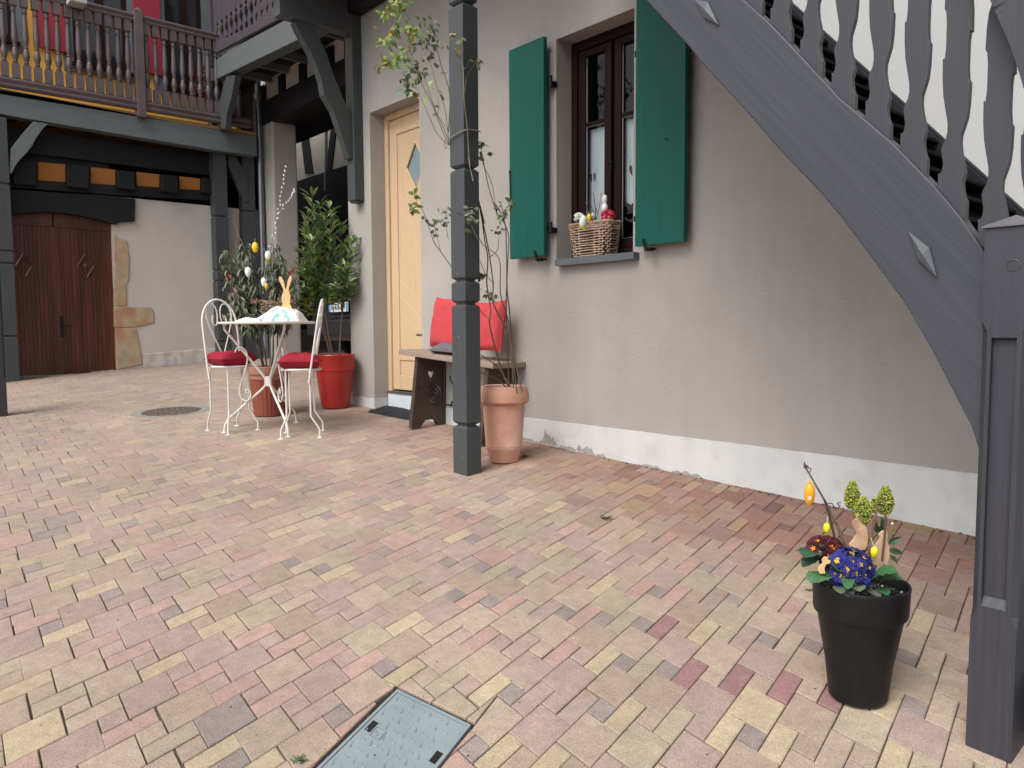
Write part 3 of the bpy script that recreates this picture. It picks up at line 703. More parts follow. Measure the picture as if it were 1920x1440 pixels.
px1 = pc.x; py0 = pc.y; px0 = onY(850.5, 889, py0).x; py1 = onX(902.5, 886, px1).y
pg = [onX(876, y, px1).z for y in (3, 313, 525, 569, 799)]
cp = thing('timber_post', 'dark grey square timber post with grooves standing in front of the bench', 'post', (px0, py0, pc.z))
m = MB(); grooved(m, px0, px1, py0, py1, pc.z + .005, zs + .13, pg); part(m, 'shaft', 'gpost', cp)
for (a, b) in ((868, 858), (860, 632), (858, 514)):
    p = onY(a, b, py0 - .001); m = MB(); m.lathe([(.006, 0), (.006, .001), (.002, .002)], p, 8, ax=(0, -1, 0)); part(m, 'screw_head', 'metal', cp)
m = MB(); m.box((px0 + .02, py0 + .02, pc.z - .02), (px1 - .02, py1 - .02, pc.z + .006)); part(m, 'foot_plate', 'iron', cp)

# ================================================================ STAIRCASE at the right
stair = thing('staircase', 'purple grey timber staircase rising from the right edge, with wavy flat balusters', 'staircase', (-.6, 1.95, G(-.6, 1.95)))
SY = 1.975
nw = onG(1822, 1383); nx0 = -.623; ny0 = 1.95; nws = .094
low = [(1841, 862), (1821, 799), (1791, 741), (1747, 656), (1696, 568), (1657, 515), (1612, 454), (1575, 405), (1537, 360), (1462, 281), (1387, 195), (1324, 127), (1286, 80.6), (1211, 0)]
upp = [(1395, 0), (1440, 40), (1500, 103), (1575, 184), (1676, 264 + 6), (1755, 352), (1800, 405), (1832, 452), (1849, 480)]
L3 = PY(low, SY); U3 = PY(upp, SY)
sgl = (U3[0] - U3[3]); sl_u = sgl.z / sgl.x
def ext(p, x): return Vector((x, SY, p.z + (x - p.x) * sl_u))
XT = -2.72
poly = [Vector((nx0 + .01, SY, L3[0].z - .02))] + L3 + [ext(L3[-1], XT), ext(U3[0], XT)] + U3 + [Vector((nx0 + .01, SY, U3[-1].z - .02))]
m = MB(); m.prism(poly, (0, .05, 0)); part(m, 'stringer', 'stringer', stair, bevel=.003)
# far stringer against the wall
FY = WY - .065
fa, fb = onY(1477, 0, FY), onY(1912, 390, FY); fs_ = (fa.z - fb.z) / (fa.x - fb.x)
def fz(x): return fb.z + (x - fb.x) * fs_
m = MB(); m.prism([Vector((-.55, FY, fz(-.55))), Vector((XT, FY, fz(XT))), Vector((XT, FY, fz(XT) - .26)), Vector((-.75, FY, fz(-.75) - .26)), Vector((-.55, FY, fz(-.55) - .3))], (0, .05, 0)); part(m, 'stringer', mat('stair_dark', (.014, .014, .018, 1), .6, .2, 5, spec=.2), stair)
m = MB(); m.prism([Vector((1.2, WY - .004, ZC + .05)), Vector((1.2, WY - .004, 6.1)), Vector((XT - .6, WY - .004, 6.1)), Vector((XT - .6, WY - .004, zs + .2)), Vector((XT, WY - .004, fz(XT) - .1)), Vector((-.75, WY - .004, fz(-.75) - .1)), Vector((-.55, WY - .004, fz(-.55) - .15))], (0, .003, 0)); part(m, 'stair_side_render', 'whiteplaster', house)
# treads
spx = [onY(a, b, SY) for a, b in ((1459, 50), (1516, 120), (1576, 184), (1641, 240), (1708, 305), (1780, 385))]
step = (spx[-1].x - spx[0].x) / 5
def topz(x):
    for a, b in zip(U3[:-1], U3[1:]):
        if a.x <= x <= b.x: return a.z + (b.z - a.z) * (x - a.x) / (b.x - a.x)
    return U3[0].z + (x - U3[0].x) * sl_u if x < U3[0].x else U3[-1].z
tread0 = None
k = 0; x = spx[-1].x + step
while x > XT + .1:
    z = fz(x) - .065
    m = MB(); m.box((x - .05, SY + .05, z - .014), (x + .05, FY, z))
    if z > G(x, 2.5) + .05: part(m, 'tread', mat('tread', (.008, .008, .009, 1), .8, .2, 5, spec=.06) if k == 0 else bpy.data.materials['tread'], stair, bevel=.003)
    x -= step; k += 1
m = MB(); m.prism([Vector((-.70, SY + .051, fz(-.70) - .095)), Vector((XT, SY + .051, fz(XT) - .095)), Vector((XT, SY + .051, fz(XT) - .11)), Vector((-.70, SY + .051, fz(-.70) - .11))], (0, FY - SY - .052, 0)); part(m, 'stair_underside', bpy.data.materials['tread'], stair)
m = MB(); m.prism([Vector((-.60, FY - .03, fz(-.60) - .012)), Vector((XT, FY - .03, fz(XT) - .012)), Vector((XT, FY - .03, fz(XT) - .12)), Vector((-.60, FY - .03, fz(-.60) - .12))], (0, .028, 0)); part(m, 'stringer_lining', bpy.data.materials['stair_dark'], stair)
m = MB(); p = onG(1912, 1300); zt_ = onY(1912, 1250, 2.06).z; m.box((-.52, 2.02, zt_ - .03), (.2, 3.1, zt_)); part(m, 'bottom_step', mat('step_green', (.07, .085, .08, 1)), stair, bevel=.004)
m = MB(); m.box((-.49, 2.05, p.z - .1), (.2, 3.1, zt_ - .031)); part(m, 'step_base', 'dark', stair)
# balusters: flat sawn boards, their outline sheared along the slope
prof = [(0, .0325), (.052, .0325), (.054, .029), (.066, .0245), (.084, .0225), (.100, .0255), (.112, .0275), (.128, .024), (.148, .0175), (.165, .0150), (.185, .0155), (.205, .020), (.235, .0265), (.27, .0295), (.318, .0305), (.322, .0265), (.345, .0245), (.375, .024)]
prof = prof + [(.75 - a, b) for a, b in prof[::-1]]
def baluster_mesh():
    R_, L_ = [], []
    for t, w_ in prof: R_.append(Vector((w_, 0, t - 1.1 * w_ + .0))); L_.append(Vector((-w_, 0, t + 1.1 * w_)))
    m = MB(); m.prism(R_ + L_[::-1], (0, .016, 0)); return m
x = spx[-1].x + step; k = 0
bal0 = None
xb_ = [spx[-1].x + 2 * step * .93, spx[-1].x + step] + [spx[5 - i].x for i in range(6)] + [spx[0].x - step * (i + 1) for i in range(9)]
for i, x in enumerate(xb_):
    zbot = topz(x) - .012 if x < -.63 else topz(-.64) - 1.15 * (x + .64)
    loc = Vector((x, SY + .013, zbot))
    if bal0 is None:
        bal0 = baluster_mesh().build('baluster', 'purple', stair, bevel=.003); bal0.location = loc - stair.location
    else:
        c_ = bal0.copy(); C.objects.link(c_); c_.parent = stair; c_.location = loc - stair.location
# handrail, swooping down to the newel
hp = [Vector((XT, SY - .012, ext(U3[0], XT).z + .70)), ]
for xx in (-2.2, -1.7, -1.25, -.95, -.78): hp.append(Vector((xx, SY - .012, topz(xx) + .73)))
hp += [onY(1880, -30, SY - .012), onY(1905, 20, SY - .012), onY(1935, 90, SY - .012), onY(1965, 190, SY - .012), onY(1990, 310, SY - .012)]
m = MB(); hpath = smooth_path(hp, 4)
for a, b in zip(hpath[:-1], hpath[1:]):
    d = (b - a); n = Vector((d.z, 0, -d.x)).normalized()
    if n.z < 0: n = -n
    m.add([a - n * .028, b - n * .028, b + n * .028, a + n * .028] + [q + Vector((0, -.035, 0)) for q in (a - n * .028, b - n * .028, b + n * .028, a + n * .028)], [(0, 1, 2, 3), (7, 6, 5, 4), (0, 4, 5, 1), (1, 5, 6, 2), (2, 6, 7, 3), (3, 7, 4, 0)])
part(m, 'handrail', 'purple', stair)
def ornament(pts, apex):
    m = MB(); P = PY(pts, SY - .001); a = onY(apex[0], apex[1], SY - .001) + Vector((0, -.014, 0))
    c_ = sum(P, Vector()) / 4; E = [q + (0, ) * 0 if False else q + Vector((0, -.008, 0)) for q in P]
    m.add(P + E + [a], [(0, 1, 5, 4), (1, 2, 6, 5), (2, 3, 7, 6), (3, 0, 4, 7), (4, 5, 8), (5, 6, 8), (6, 7, 8), (7, 4, 8)]); part(m, 'diamond_ornament', mat('ornament_paint', (.062, .075, .088, 1), .5) if 'ornament_paint' not in bpy.data.materials else bpy.data.materials['ornament_paint'], stair)
def c8(a, b): return (1200 + a / 2.6667, b / 2.6667)
ornament([c8(280, 0), c8(345, 12), c8(398, 125), c8(325, 88)], c8(337, 55))
ornament([c8(1348, 1158), c8(1452, 1240), c8(1490, 1385), c8(1400, 1300)], c8(1422, 1272))
def newel(root, x0, y0, s, zb, zt, nm='newel_post'):
    m = MB(); c_ = .014
    r0, r1 = zt - .235, zb + .34
    # solid core a little inside; framed front face with a recessed panel
    def blk(za, zb_, ins=0): m.box((x0 + ins, y0 + ins, za), (x0 + s - ins, y0 + s - ins, zb_))
    blk(zb, r1 - .03); blk(r0 + .03, zt)
    e = .0
    A = [(x0, y0), (x0 + s, y0), (x0 + s, y0 + s), (x0, y0 + s)]
    def octo(d): return [(x0 + d, y0), (x0 + s - d, y0), (x0 + s, y0 + d), (x0 + s, y0 + s - d), (x0 + s - d, y0 + s), (x0 + d, y0 + s), (x0, y0 + s - d), (x0, y0 + d)]
    o0, o1 = octo(.0005), octo(.013)
    rings = [(r1 - .03, o0), (r1 - .004, o1), (r0 + .004, o1), (r0 + .03, o0)]
    vs = [(x, y, z) for z, o in rings for x, y in o]; fs = []
    for k in range(3):
        for i in range(8):
            j = (i + 1) % 8
            if k == 1 and i == 0: continue
            fs.append((k * 8 + i, k * 8 + j, (k + 1) * 8 + j, (k + 1) * 8 + i))
    m.add(vs, fs)
    xa, xb, ya = x0 + .013, x0 + s - .013, y0
    ia, ib, dp = xa + .008, xb - .010, .015
    za, zb2 = r1 - .004, r0 + .004
    m.add([(xa, ya, za), (xb, ya, za), (xb, ya, zb2), (xa, ya, zb2), (ia, ya, za + .012), (ib, ya, za + .012), (ib, ya, zb2 - .012), (ia, ya, zb2 - .012), (ia, ya + dp, za + .032), (ib, ya + dp, za + .032), (ib, ya + dp, zb2 - .018), (ia, ya + dp, zb2 - .018)],
          [(0, 1, 5, 4), (1, 2, 6, 5), (2, 3, 7, 6), (3, 0, 4, 7), (4, 5, 9, 8), (5, 6, 10, 9), (6, 7, 11, 10), (7, 4, 8, 11), (8, 9, 10, 11)])
    o = part(m, nm, 'purple', root)
    m = MB(); q = .006; h = .03
    m.add([(x0 - q, y0 - q, zt + .001), (x0 + s + q, y0 - q, zt + .001), (x0 + s + q, y0 + s + q, zt + .001), (x0 - q, y0 + s + q, zt + .001), (x0 - q, y0 - q, zt + .005), (x0 + s + q, y0 - q, zt + .005), (x0 + s + q, y0 + s + q, zt + .005), (x0 - q, y0 + s + q, zt + .005), (x0 + s / 2, y0 + s / 2, zt + h)],
          [(3, 2, 1, 0), (0, 1, 5, 4), (1, 2, 6, 5), (2, 3, 7, 6), (3, 0, 4, 7), (4, 5, 8), (5, 6, 8), (6, 7, 8), (7, 4, 8)])
    part(m, 'newel_cap', mat('cap_paint', (.13, .12, .135, 1), .6) if 'cap_paint' not in bpy.data.materials else bpy.data.materials['cap_paint'], root)
    m = MB(); m.lathe([(.0135, 0), (.0135, .0006), (.0125, .0012)], (x0 + s * .62, y0 - .0006, zt - .085), 24, ax=(0, -1, 0), cap=False); part(m, 'dowel_plug', 'slat', root)
ztn = onY(1858, 428, ny0).z
newel(stair, nx0, ny0, nws, nw.z - .01, ztn)
lp = onG(15, 780)
nl = thing('newel_post', 'purple grey newel post with pointed cap cut off by the left edge', 'post', (lp.x - .06, lp.y - .12, lp.z))
ztl = onX(10, 452, lp.x).z
s_ = .16
newel(nl, lp.x - s_, lp.y - s_, s_, lp.z - .01, ztl)

# ================================================================ DOOR BUILDING (wall plane x = -10.65)
WX = -10.65
gh = thing('house', 'old house with a brown arched garage door under a yellow walled balcony', 'house', (WX, 2.5, .6))
def c1(pts): return [(a / 3.4286, b / 3.4286) for a, b in pts]
def c3(pts): return [(a / 3.2727, 380 + b / 3.2727) for a, b in pts]
yd1 = onX(217, 600, WX).y; yd0 = 2 * onX(106, 560, WX - .06).y - yd1
zw = onX(253, 372, WX).z
m = MB(); m.box((WX - .3, yd1, .2), (WX, 4.62, zw + .4)); m.box((WX - .3, -3, .2), (WX, yd0, zw + .4)); part(m, 'wall', 'cream', gh)
m = MB(); pa = onX(268, 690, WX); pb = onX(403, 650, WX)
zz_ = [onX(x, y, WX).z for x, y in ((268, 664), (300, 663), (340, 661), (380, 656), (403, 655))]
n = 20; vs = []
for i in range(n + 1):
    y = pa.y + (4.6 - pa.y) * i / n; vs += [(WX + .012, y, .2), (WX + .010, y, G(WX, y) + .17 + .01 * noise.noise(Vector((y * 5, 0, 0)))), (WX - .01, y, G(WX, y) + .18)]
m.add(vs, [(i * 3 + k, (i + 1) * 3 + k, (i + 1) * 3 + k + 1, i * 3 + k + 1) for i in range(n) for k in (0, 1)]); part(m, 'damp_base', 'creamlow', gh)
# sandstone jamb blocks
for pts in ([(700, 190), (745, 225), (778, 228), (795, 330), (792, 470), (776, 500), (778, 634), (705, 634)], [(705, 640), (925, 641), (943, 665), (946, 735), (840, 764), (706, 768)], [(712, 772), (838, 772), (858, 880), (876, 992), (720, 1026)]):
    m = MB(); m.prism(PX(c3(pts), WX + .014), (-.2, 0, 0)); part(m, 'jamb_stone', 'stone', gh, bevel=.008)
# garage door
gd = bpy.data.objects.new('garage_door', None); C.objects.link(gd); gd.parent = gh; gd.location = Vector((WX, 2, .6)) - gh.location
DX = WX - .06
ym = onX(106, 560, DX).y; yr = yd1 + .02; yl = ym - (yr - ym) * 1.0
zdt = onX(120, 400, DX).z + .12
def leaf_door(ya, yb):
    n = 15; wv = (yb - ya) / n
    for i in range(n):
        m_.box((DX - .03, ya + i * wv + .0014, .35), (DX - 0, ya + (i + 1) * wv - .0014, zdt))
m_ = MB(); leaf_door(ym + .004, yr); part(m_, 'door_leaf', 'brownwood', gd)
m_ = MB(); leaf_door(yl, ym - .004); part(m_, 'door_leaf', 'brownwood', gd)
m = MB(); m.box((DX - .06, yl, .3), (DX - .031, yr, zdt)); part(m, 'backing', 'black', gd)
m = MB()
zr = onX(160, 430, DX).z
for (ya, yb) in ((ym + .01, yr), (yl, ym - .01)): m.box((DX + .002, ya, zr), (DX + .016, yb, zdt))
m.box((DX + .004, ym - .05, .35), (DX + .022, ym + .05, zr - .002)); part(m, 'door_rail', 'brownwood', gd, bevel=.004)
for (cxp, cyp) in ((161, 499), (45, 499)):
    c_ = onX(cxp, cyp, DX); hy = abs(onX(cxp + 15, cyp, DX).y - c_.y); hz_ = abs(onX(cxp, cyp - 23, DX).z - c_.z)
    m = MB(); D_ = [Vector((DX + .01, c_.y - hy, c_.z)), Vector((DX + .01, c_.y, c_.z + hz_)), Vector((DX + .01, c_.y + hy, c_.z)), Vector((DX + .01, c_.y, c_.z - hz_))]
    for i in range(4): m.tube([D_[i], D_[(i + 1) % 4]], .014, 4)
    m.lathe([(.032, 0), (.032, .01), (.022, .016), (.022, .01), (.010, .014), (.004, .02)], (DX + .001, c_.y, c_.z), 16, ax=(1, 0, 0)); part(m, 'diamond_moulding', mat('varnish_light', (.11, .04, .022, 1), .4) if 'varnish_light' not in bpy.data.materials else bpy.data.materials['varnish_light'], gd)
hpz = onX(115, 611, DX); m = MB(); m.box((DX + .022, hpz.y - .018, hpz.z - .14), (DX + .028, hpz.y + .018, hpz.z + .12)); m.tube([(DX + .03, hpz.y, hpz.z), (DX + .07, hpz.y, hpz.z), (DX + .07, hpz.y + .11, hpz.z - .004)], .009, 7); part(m, 'handle', 'iron', gd)
m = MB(); m.box((WX - .1, yd0, .3), (WX + .05, yd1 + .1, G(WX, 2) + .0)); part(m, 'door_step', 'concrete', gd)
# timber work above
m = MB(); arch = [(-60, 440), (-35, 415), (28, 401), (80, 397), (120, 399), (150, 404), (190, 413), (217, 421), (230, 416), (253, 415), (254, 373), (200, 366), (120, 362), (60, 357), (-60, 350)]
m.prism(PX(arch, WX + .05), (-.2, 0, 0)); part(m, 'lintel', 'dark', gh, bevel=.006)
zA, zB = onX(87, 292, WX + .03), onX(350, 324, WX + .03)
m = MB(); m.prism(PX([(-60, 345), (254, 368), (403, 376), (403, 358), (300, 352), (150, 343), (-60, 330)], WX + .04), (-.2, 0, 0)); part(m, 'wall_plate', 'dark', gh)
m = MB(); m.box((WX - .25, -3, zw + .0), (WX + .0, 4.62, zA.z + .2)); part(m, 'upper_infill', 'dark', gh)
for (a, b, c_, d) in ((71, 303, 124, 341), (170, 313, 218, 346), (256, 322, 301, 350), (337, 330, 378, 357)):
    m = MB(); m.prism(PX([(a, b), (c_, b + 5), (c_, d + 2), (a, d - 1)], WX + .02), (-.05, 0, 0)); part(m, 'ochre_panel', 'orange', gh, bevel=.01)
for (a, c_, t, bb) in ((124, 170, 308, 352), (218, 256, 318, 354), (301, 337, 326, 360), (22, 71, 296, 346), (378, 402, 332, 362)):
    m = MB(); m.prism(PX([(a + 2, t), (c_ - 2, t + 4), (c_ - 2, bb + 2), (a + 2, bb - 2)], WX + .12), (-.2, 0, 0)); part(m, 'joist_end', 'dark', gh, bevel=.012)
BX = WX + .33       # front beam plane
zb_l, zb_r = onX(0, 214, BX), onX(399, 281, BX); zt_l, zt_r = onX(0, 165, BX), onX(398, 242, BX)
zbm = (zb_l.z + zb_r.z) / 2; ztm = (zt_l.z + zt_r.z) / 2
m = MB(); m.box((WX - .1, -3, onX(87, 251, WX + .06).z + .03), (WX + .06, 4.6, onX(200, 305, WX + .06).z)); part(m, 'wall_beam', 'dark', gh, bevel=.006)
yend = onX(482, 290, BX).y
m = MB()
P = [Vector((BX, -2, zb_l.z)), Vector((BX, zb_l.y, zb_l.z)), Vector((BX, zb_r.y, zb_r.z)), Vector((BX, yend, zb_r.z)), Vector((BX, yend, zt_r.z)), Vector((BX, zt_r.y, zt_r.z)), Vector((BX, zt_l.y, zt_l.z)), Vector((BX, -2, zt_l.z))]
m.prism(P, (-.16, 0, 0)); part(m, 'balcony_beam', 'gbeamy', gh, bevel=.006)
m = MB(); m.box((WX - .6, -2, ztm - .06), (BX - .16, yend, ztm - .03)); part(m, 'soffit', mat('brown_soffit', (.10, .04, .015, 1)), gh)
yy = onX(20, 230, BX).y
jn = 0
while yy < yend:
    m = MB(); m.box((WX - .2, yy, ztm - .20), (BX - .161, yy + .13, ztm - .061)); part(m, 'joist', 'dark', gh); yy += .42
# posts of the door building
def gpost(pxl, pxr, pyb, X, ztop, rings, root, wid=None):
    y1 = onX(pxr, pyb, X).y; y0 = onX(pxl, pyb, X).y if wid is None else y1 - wid
    zb = G(X, (y0 + y1) / 2); m = MB()
    s = y1 - y0
    grooved(m, X - s, X, y0, y1, zb, ztop, [onX(pxr, r, X).z for r in rings]); part(m, 'post', 'gpost', root)
    return y0, y1
PXX = BX + .012
gpost(0, 36.5, 700, PXX, zbm - .004, [347, 471.6, 494.6, 630.5], gh, wid=.24)
m = MB(); m.prism(PX(c1([(70, 955), (140, 865), (215, 780), (310, 795), (270, 835), (235, 885), (205, 940), (170, 985), (130, 1025), (100, 1065), (78, 1112), (60, 1112)]), BX + .0), (-.10, 0, 0)); part(m, 'brace', 'gbeamy', gh, bevel=.004)
# balcony railing
rail = bpy.data.objects.new('balcony_railing', None); C.objects.link(rail); rail.parent = gh; rail.location = Vector((BX, 3, 4)) - gh.location
RX = BX + .02
b0, b1 = onX(9, 131, RX), onX(242.8, 182, RX)
bt_l, bt_r = onX(0, 133.6, RX), onX(396, 219, RX); bb_l, bb_r = onX(0, 153, RX), onX(396, 236, RX)
zrt = (bt_l.z + bt_r.z) / 2; zrb = (bb_l.z + bb_r.z) / 2
tt = onX(172, 3, RX); tt2 = onX(389, 62.7, RX); zTop = (tt.z + tt2.z) / 2; zTb = zTop - .10
yE = onX(470, 290, RX).y
def moulded(ya, yb, z0, z1, x):
    h = z1 - z0; pr = [(0, 0), (.035, 0), (.05, h * .18), (.03, h * .36), (.035, h * .5), (.05, h * .66), (.05, h * .85), (.02, h), (-.05, h), (-.05, 0)]
    m = MB(); m.prism([Vector((x + a, ya, z0 + b)) for a, b in pr], (0, yb - ya, 0)); return m
part(moulded(-1, yE, zrb, zrt, RX), 'bottom_rail', 'rose', rail, bevel=.003); part(moulded(-1, yE, zTb, zTop, RX), 'top_rail', 'rose', rail, bevel=.003)
H_b = zTb - zrt
bp_ = [(.036, 0), (.036, .17), (.030, .185), (.018, .195), (.026, .205), (.020, .215), (.024, .23), (.034, .27), (.036, .30), (.024, .36), (.020, .375), (.029, .385), (.018, .40), (.030, .46), (.033, .50), (.026, .66), (.022, .74), (.020, .78), (.030, .79), (.022, .80), (.027, .83), (.019, .845)]
bm0 = None; nB = 12; dyB = (b1.y - b0.y) / nB
ys_ = [b0.y + dyB * i for i in range(-2, 25)]
for yv in ys_:
    if yv > yE - .05: break
    if abs(yv - onX(262, 120, RX).y) < .07: continue
    if bm0 is None:
        m = MB(); q = [(r, z / 1.0 * H_b) for r, z in bp_]
        m.box((-.036, -.036, 0), (.036, .036, H_b * .17)); m.lathe([(r, z) for r, z in q[2:]], (0, 0, 0), 14); m.box((-.036, -.036, H_b * .86), (.036, .036, H_b))
        m.lathe([(.024, H_b * .168), (.031, H_b * .184)], (0, 0, 0), 14); m.lathe([(.02, H_b * .845), (.034, H_b * .861)], (0, 0, 0), 14)
        bm0 = m.build('baluster', 'rose', rail, smooth=40); bm0.location = Vector((RX, yv, zrt)) - world_loc(rail)
    else:
        c_ = bm0.copy(); C.objects.link(c_); c_.parent = rail; c_.location = Vector((RX, yv, zrt)) - world_loc(rail)
y0 = onX(254, 100, RX + .06).y; y1 = onX(270.5, 100, RX + .06).y
m = MB(); zn0, zn1 = onX(262, 218, RX + .06).z, onX(258, 18, RX + .06).z
m.box((RX - .05, y0, zn0), (RX + .065, y1, zn1)); m.add([(RX - .05, y0, zn1), (RX + .065, y0, zn1), (RX + .065, y1, zn1), (RX - .05, y1, zn1), (RX, (y0 + y1) / 2, zn1 + .05)], [(0, 1, 4), (1, 2, 4), (2, 3, 4), (3, 0, 4)]); part(m, 'railing_post', 'rose', rail, bevel=.004)
# upper wall behind the balcony
UX = WX - .55
m = MB(); m.box((UX - .25, -3, ztm - .05), (UX, 4.59, 8)); part(m, 'upper_wall', 'yellow', gh)
m = MB(); m.box((WX - .9, -3, ztm - .03), (BX - .0, yend, ztm + .015)); part(m, 'balcony_deck', mat('deck', (.30, .17, .06, 1)), gh)
m = MB(); m.box((WX - 8, -3, 0), (UX - .25, 4.59, 8)); part(m, 'rear_mass', 'yellow', gh)
m = MB(); m.box((WX - 8, -3.4, 8), (UX + .1, 4.7, 8.3)); part(m, 'roof', 'dark', gh)
def upwin(a, b, top, bot, grey=True, lace=False):
    "window in the upper wall between pixel columns a and b; bot is the sill line in pixels at a"
    r = bpy.data.objects.new('upper_window', None); C.objects.link(r); r.parent = gh; r.location = Vector((UX, 2, 4)) - gh.location
    ya, yb = onX(a, bot, UX).y, onX(b, bot, UX).y; z0 = onX(a, bot, UX).z; z1 = onX(a, top, UX).z
    s = .11
    m = MB()
    for q in (((UX, ya - s, z0 - s), (UX + .03, yb + s, z0)), ((UX, ya - s, z0), (UX + .03, ya, z1 + s)), ((UX, yb, z0), (UX + .03, yb + s, z1 + s)), ((UX, ya, z1), (UX + .03, yb, z1 + s))): m.box(*q)
    part(m, 'surround', mat('surround', (.12, .14, .155, 1), .6) if 'surround' not in bpy.data.materials else bpy.data.materials['surround'], r)
    m = MB(); ymid = (ya + yb) / 2; f = .06
    for q in (((UX, ya, z0), (UX + .025, ya + f, z1)), ((UX, yb - f, z0), (UX + .025, yb, z1)), ((UX, ymid - f * .8, z0), (UX + .028, ymid + f * .8, z1)), ((UX, ya + f, z0), (UX + .025, yb - f, z0 + f)), ((UX, ya + f, z1 - f), (UX + .025, yb - f, z1))): m.box(*q)
    part(m, 'window_frame', 'brownwin', r)
    m = MB(); m.add([(UX + .006, ya, z0), (UX + .006, yb, z0), (UX + .006, yb, z1), (UX + .006, ya, z1)], [(0, 1, 2, 3)]); part(m, 'pane', mat('dark_glass', (.02, .022, .026, 1), .06, .1) if 'dark_glass' not in bpy.data.materials else bpy.data.materials['dark_glass'], r)
    m = MB(); m.box((UX, ya - .05, z0 - .04), (UX + .09, yb + .05, z0 - .005)); part(m, 'sill', 'brownwin', r)
    return ya, yb, z0, z1
def redshut(a, b, bot, lab):
    ya, yb = onX(a, bot, UX + .05).y, onX(b, bot, UX + .05).y; z0 = onX((a + b) / 2, bot, UX + .05).z
    m = MB(); m.box((UX + .031, ya, z0), (UX + .065, yb, z0 + 1.6)); o = part(m, 'red_shutter', 'red', gh, bevel=.004); o['label'] = lab
upwin(138, 240, -170, 118); upwin(312, 380, -120, 163); upwin(-60, 26, -220, 62)
redshut(64, 129, 93, 'red shutter left of the middle balcony window'); redshut(254, 304, 137, 'red shutter behind the balcony post')
m = MB()
for k in range(160):
    p = onX(random.uniform(358, 392), random.uniform(128, 190), UX + .2 + random.random() * .25); p += Vector((0, 0, 0)); m.col = random.choice([(.03, .06, .02, 1), (.05, .04, .02, 1), (.25, .02, .02, 1), (.03, .05, .03, 1)])
    m.leaf(p, (random.gauss(0, 1), random.gauss(0, 1), random.gauss(.3, 1)), (random.gauss(0, .3), 0, 1), .07, .03)
tag(m.build('balcony_plant', 'leaf', loc=onX(375, 190, UX + .3)), 'straggly plant with red flowers behind the far balcony balusters', 'plant')
pb0, pb1 = onX(123, 8, RX + .03), onX(155, 14, RX + .03)
m = MB(); m.box((RX + .06, pb0.y, onX(140, 12, RX + .1).z), (RX + .26, pb1.y, onX(140, 12, RX + .1).z + .16)); o = m.build('planter_box', mat('pale_planter', (.45, .47, .47, 1), .5), loc=pb0, bevel=.01); tag(o, 'pale planter box hooked on the balcony rail at the top edge', 'planter')

# ================================================================ BACK BUILDING with carport opening (wall plane y = 4.6)
BY = 4.6
bh = thing('house', 'shaded building behind the café table with a balcony on posts over a carport opening', 'house', (-10, BY, .7))
cj = onY(514, 400, BY).x     # opening left edge
zl_b = onY(514, 225, BY).z; zl_t = onY(497, 190, BY).z
ZS = onY(497, 172, BY).z
m = MB(); m.box((WX + .001, BY, .3), (cj, BY + .36, zl_b + .02)); part(m, 'wall', 'plaster', bh, bevel=.03, seg=3)
m = MB(); m.box((WX + .05, BY - .02, zl_b), (XC - .02, BY + .36, zl_t)); part(m, 'lintel', 'dark', bh, bevel=.01)
m = MB(); m.box((WX + .05, BY + .03, zl_t), (XC - .02, BY + .36, ZS + .2)); part(m, 'infill_wall', mat('white_infill', (.74, .69, .63, 1), .9, .05, 3, bump=.4, bscale=150), bh)
m = MB(); m.box((UX - .2, BY + .02, ZS + .21), (XC - .02, BY + .36, 7.8)); part(m, 'upper_wall', mat('upper_dark_wall', (.10, .075, .07, 1)), bh)  # plain dark timber colour behind the balcony slats
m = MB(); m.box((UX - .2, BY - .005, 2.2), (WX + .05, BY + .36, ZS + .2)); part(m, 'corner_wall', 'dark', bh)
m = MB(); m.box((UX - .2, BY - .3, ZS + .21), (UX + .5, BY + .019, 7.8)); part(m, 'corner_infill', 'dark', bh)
for a0, a1 in ((484, 496), (523, 533), (562, 573), (608, 625), (648, 662)):
    xa_, xb_2 = onY(a0, 175, BY).x, onY(a1, 175, BY).x; m = MB(); m.box((xa_, BY - .01, zl_t - .001), (xb_2, BY + .03, ZS + .1)); part(m, 'stud', 'dark', bh)
# balcony beam (front) and soffit
FYB = 3.9
P = PY([(396, 153), (566, 71), (600, 54.5), (600, 3), (528, 41), (396, 112)], FYB)
zb2 = (P[0].z + P[1].z) / 2; zt2_ = (P[5].z + P[4].z) / 2
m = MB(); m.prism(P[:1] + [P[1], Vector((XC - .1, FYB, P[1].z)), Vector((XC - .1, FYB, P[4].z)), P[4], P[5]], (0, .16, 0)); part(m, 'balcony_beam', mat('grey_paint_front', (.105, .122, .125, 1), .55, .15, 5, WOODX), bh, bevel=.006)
m = MB(); m.box((WX + .2, FYB + .16, ZS + .16), (XC - .05, BY + .1, ZS + .19)); part(m, 'soffit', 'dark', bh)
x = WX + .45
while x < XC - .2:
    m = MB(); m.box((x, FYB + .161, ZS + .07), (x + .05, BY, ZS + .159)); part(m, 'joist', 'gbeamy', bh); x += .5
y0p, y1p = onX(407, 500, -10.42).y, onX(430.5, 500, -10.42).y
m = MB(); sw = y1p - y0p
grooved(m, -10.42 - sw, -10.42, y0p, y1p, G(-10.5, 3.9), P[0].z - .002, [onX(430, r, -10.42).z for r in (262, 407, 508, 527, 640)]); part(m, 'post', 'gpost', bh)
y0q, y1q = onX(460, 500, -10.46).y, onX(482, 500, -10.46).y
m = MB(); grooved(m, -10.46 - (y1q - y0q), -10.46, y0q, y1q, G(-10.5, 4.4), onX(470, 180, -10.46).z, [onX(480, r, -10.46).z for r in (397,)]); part(m, 'post', 'gpost', bh)
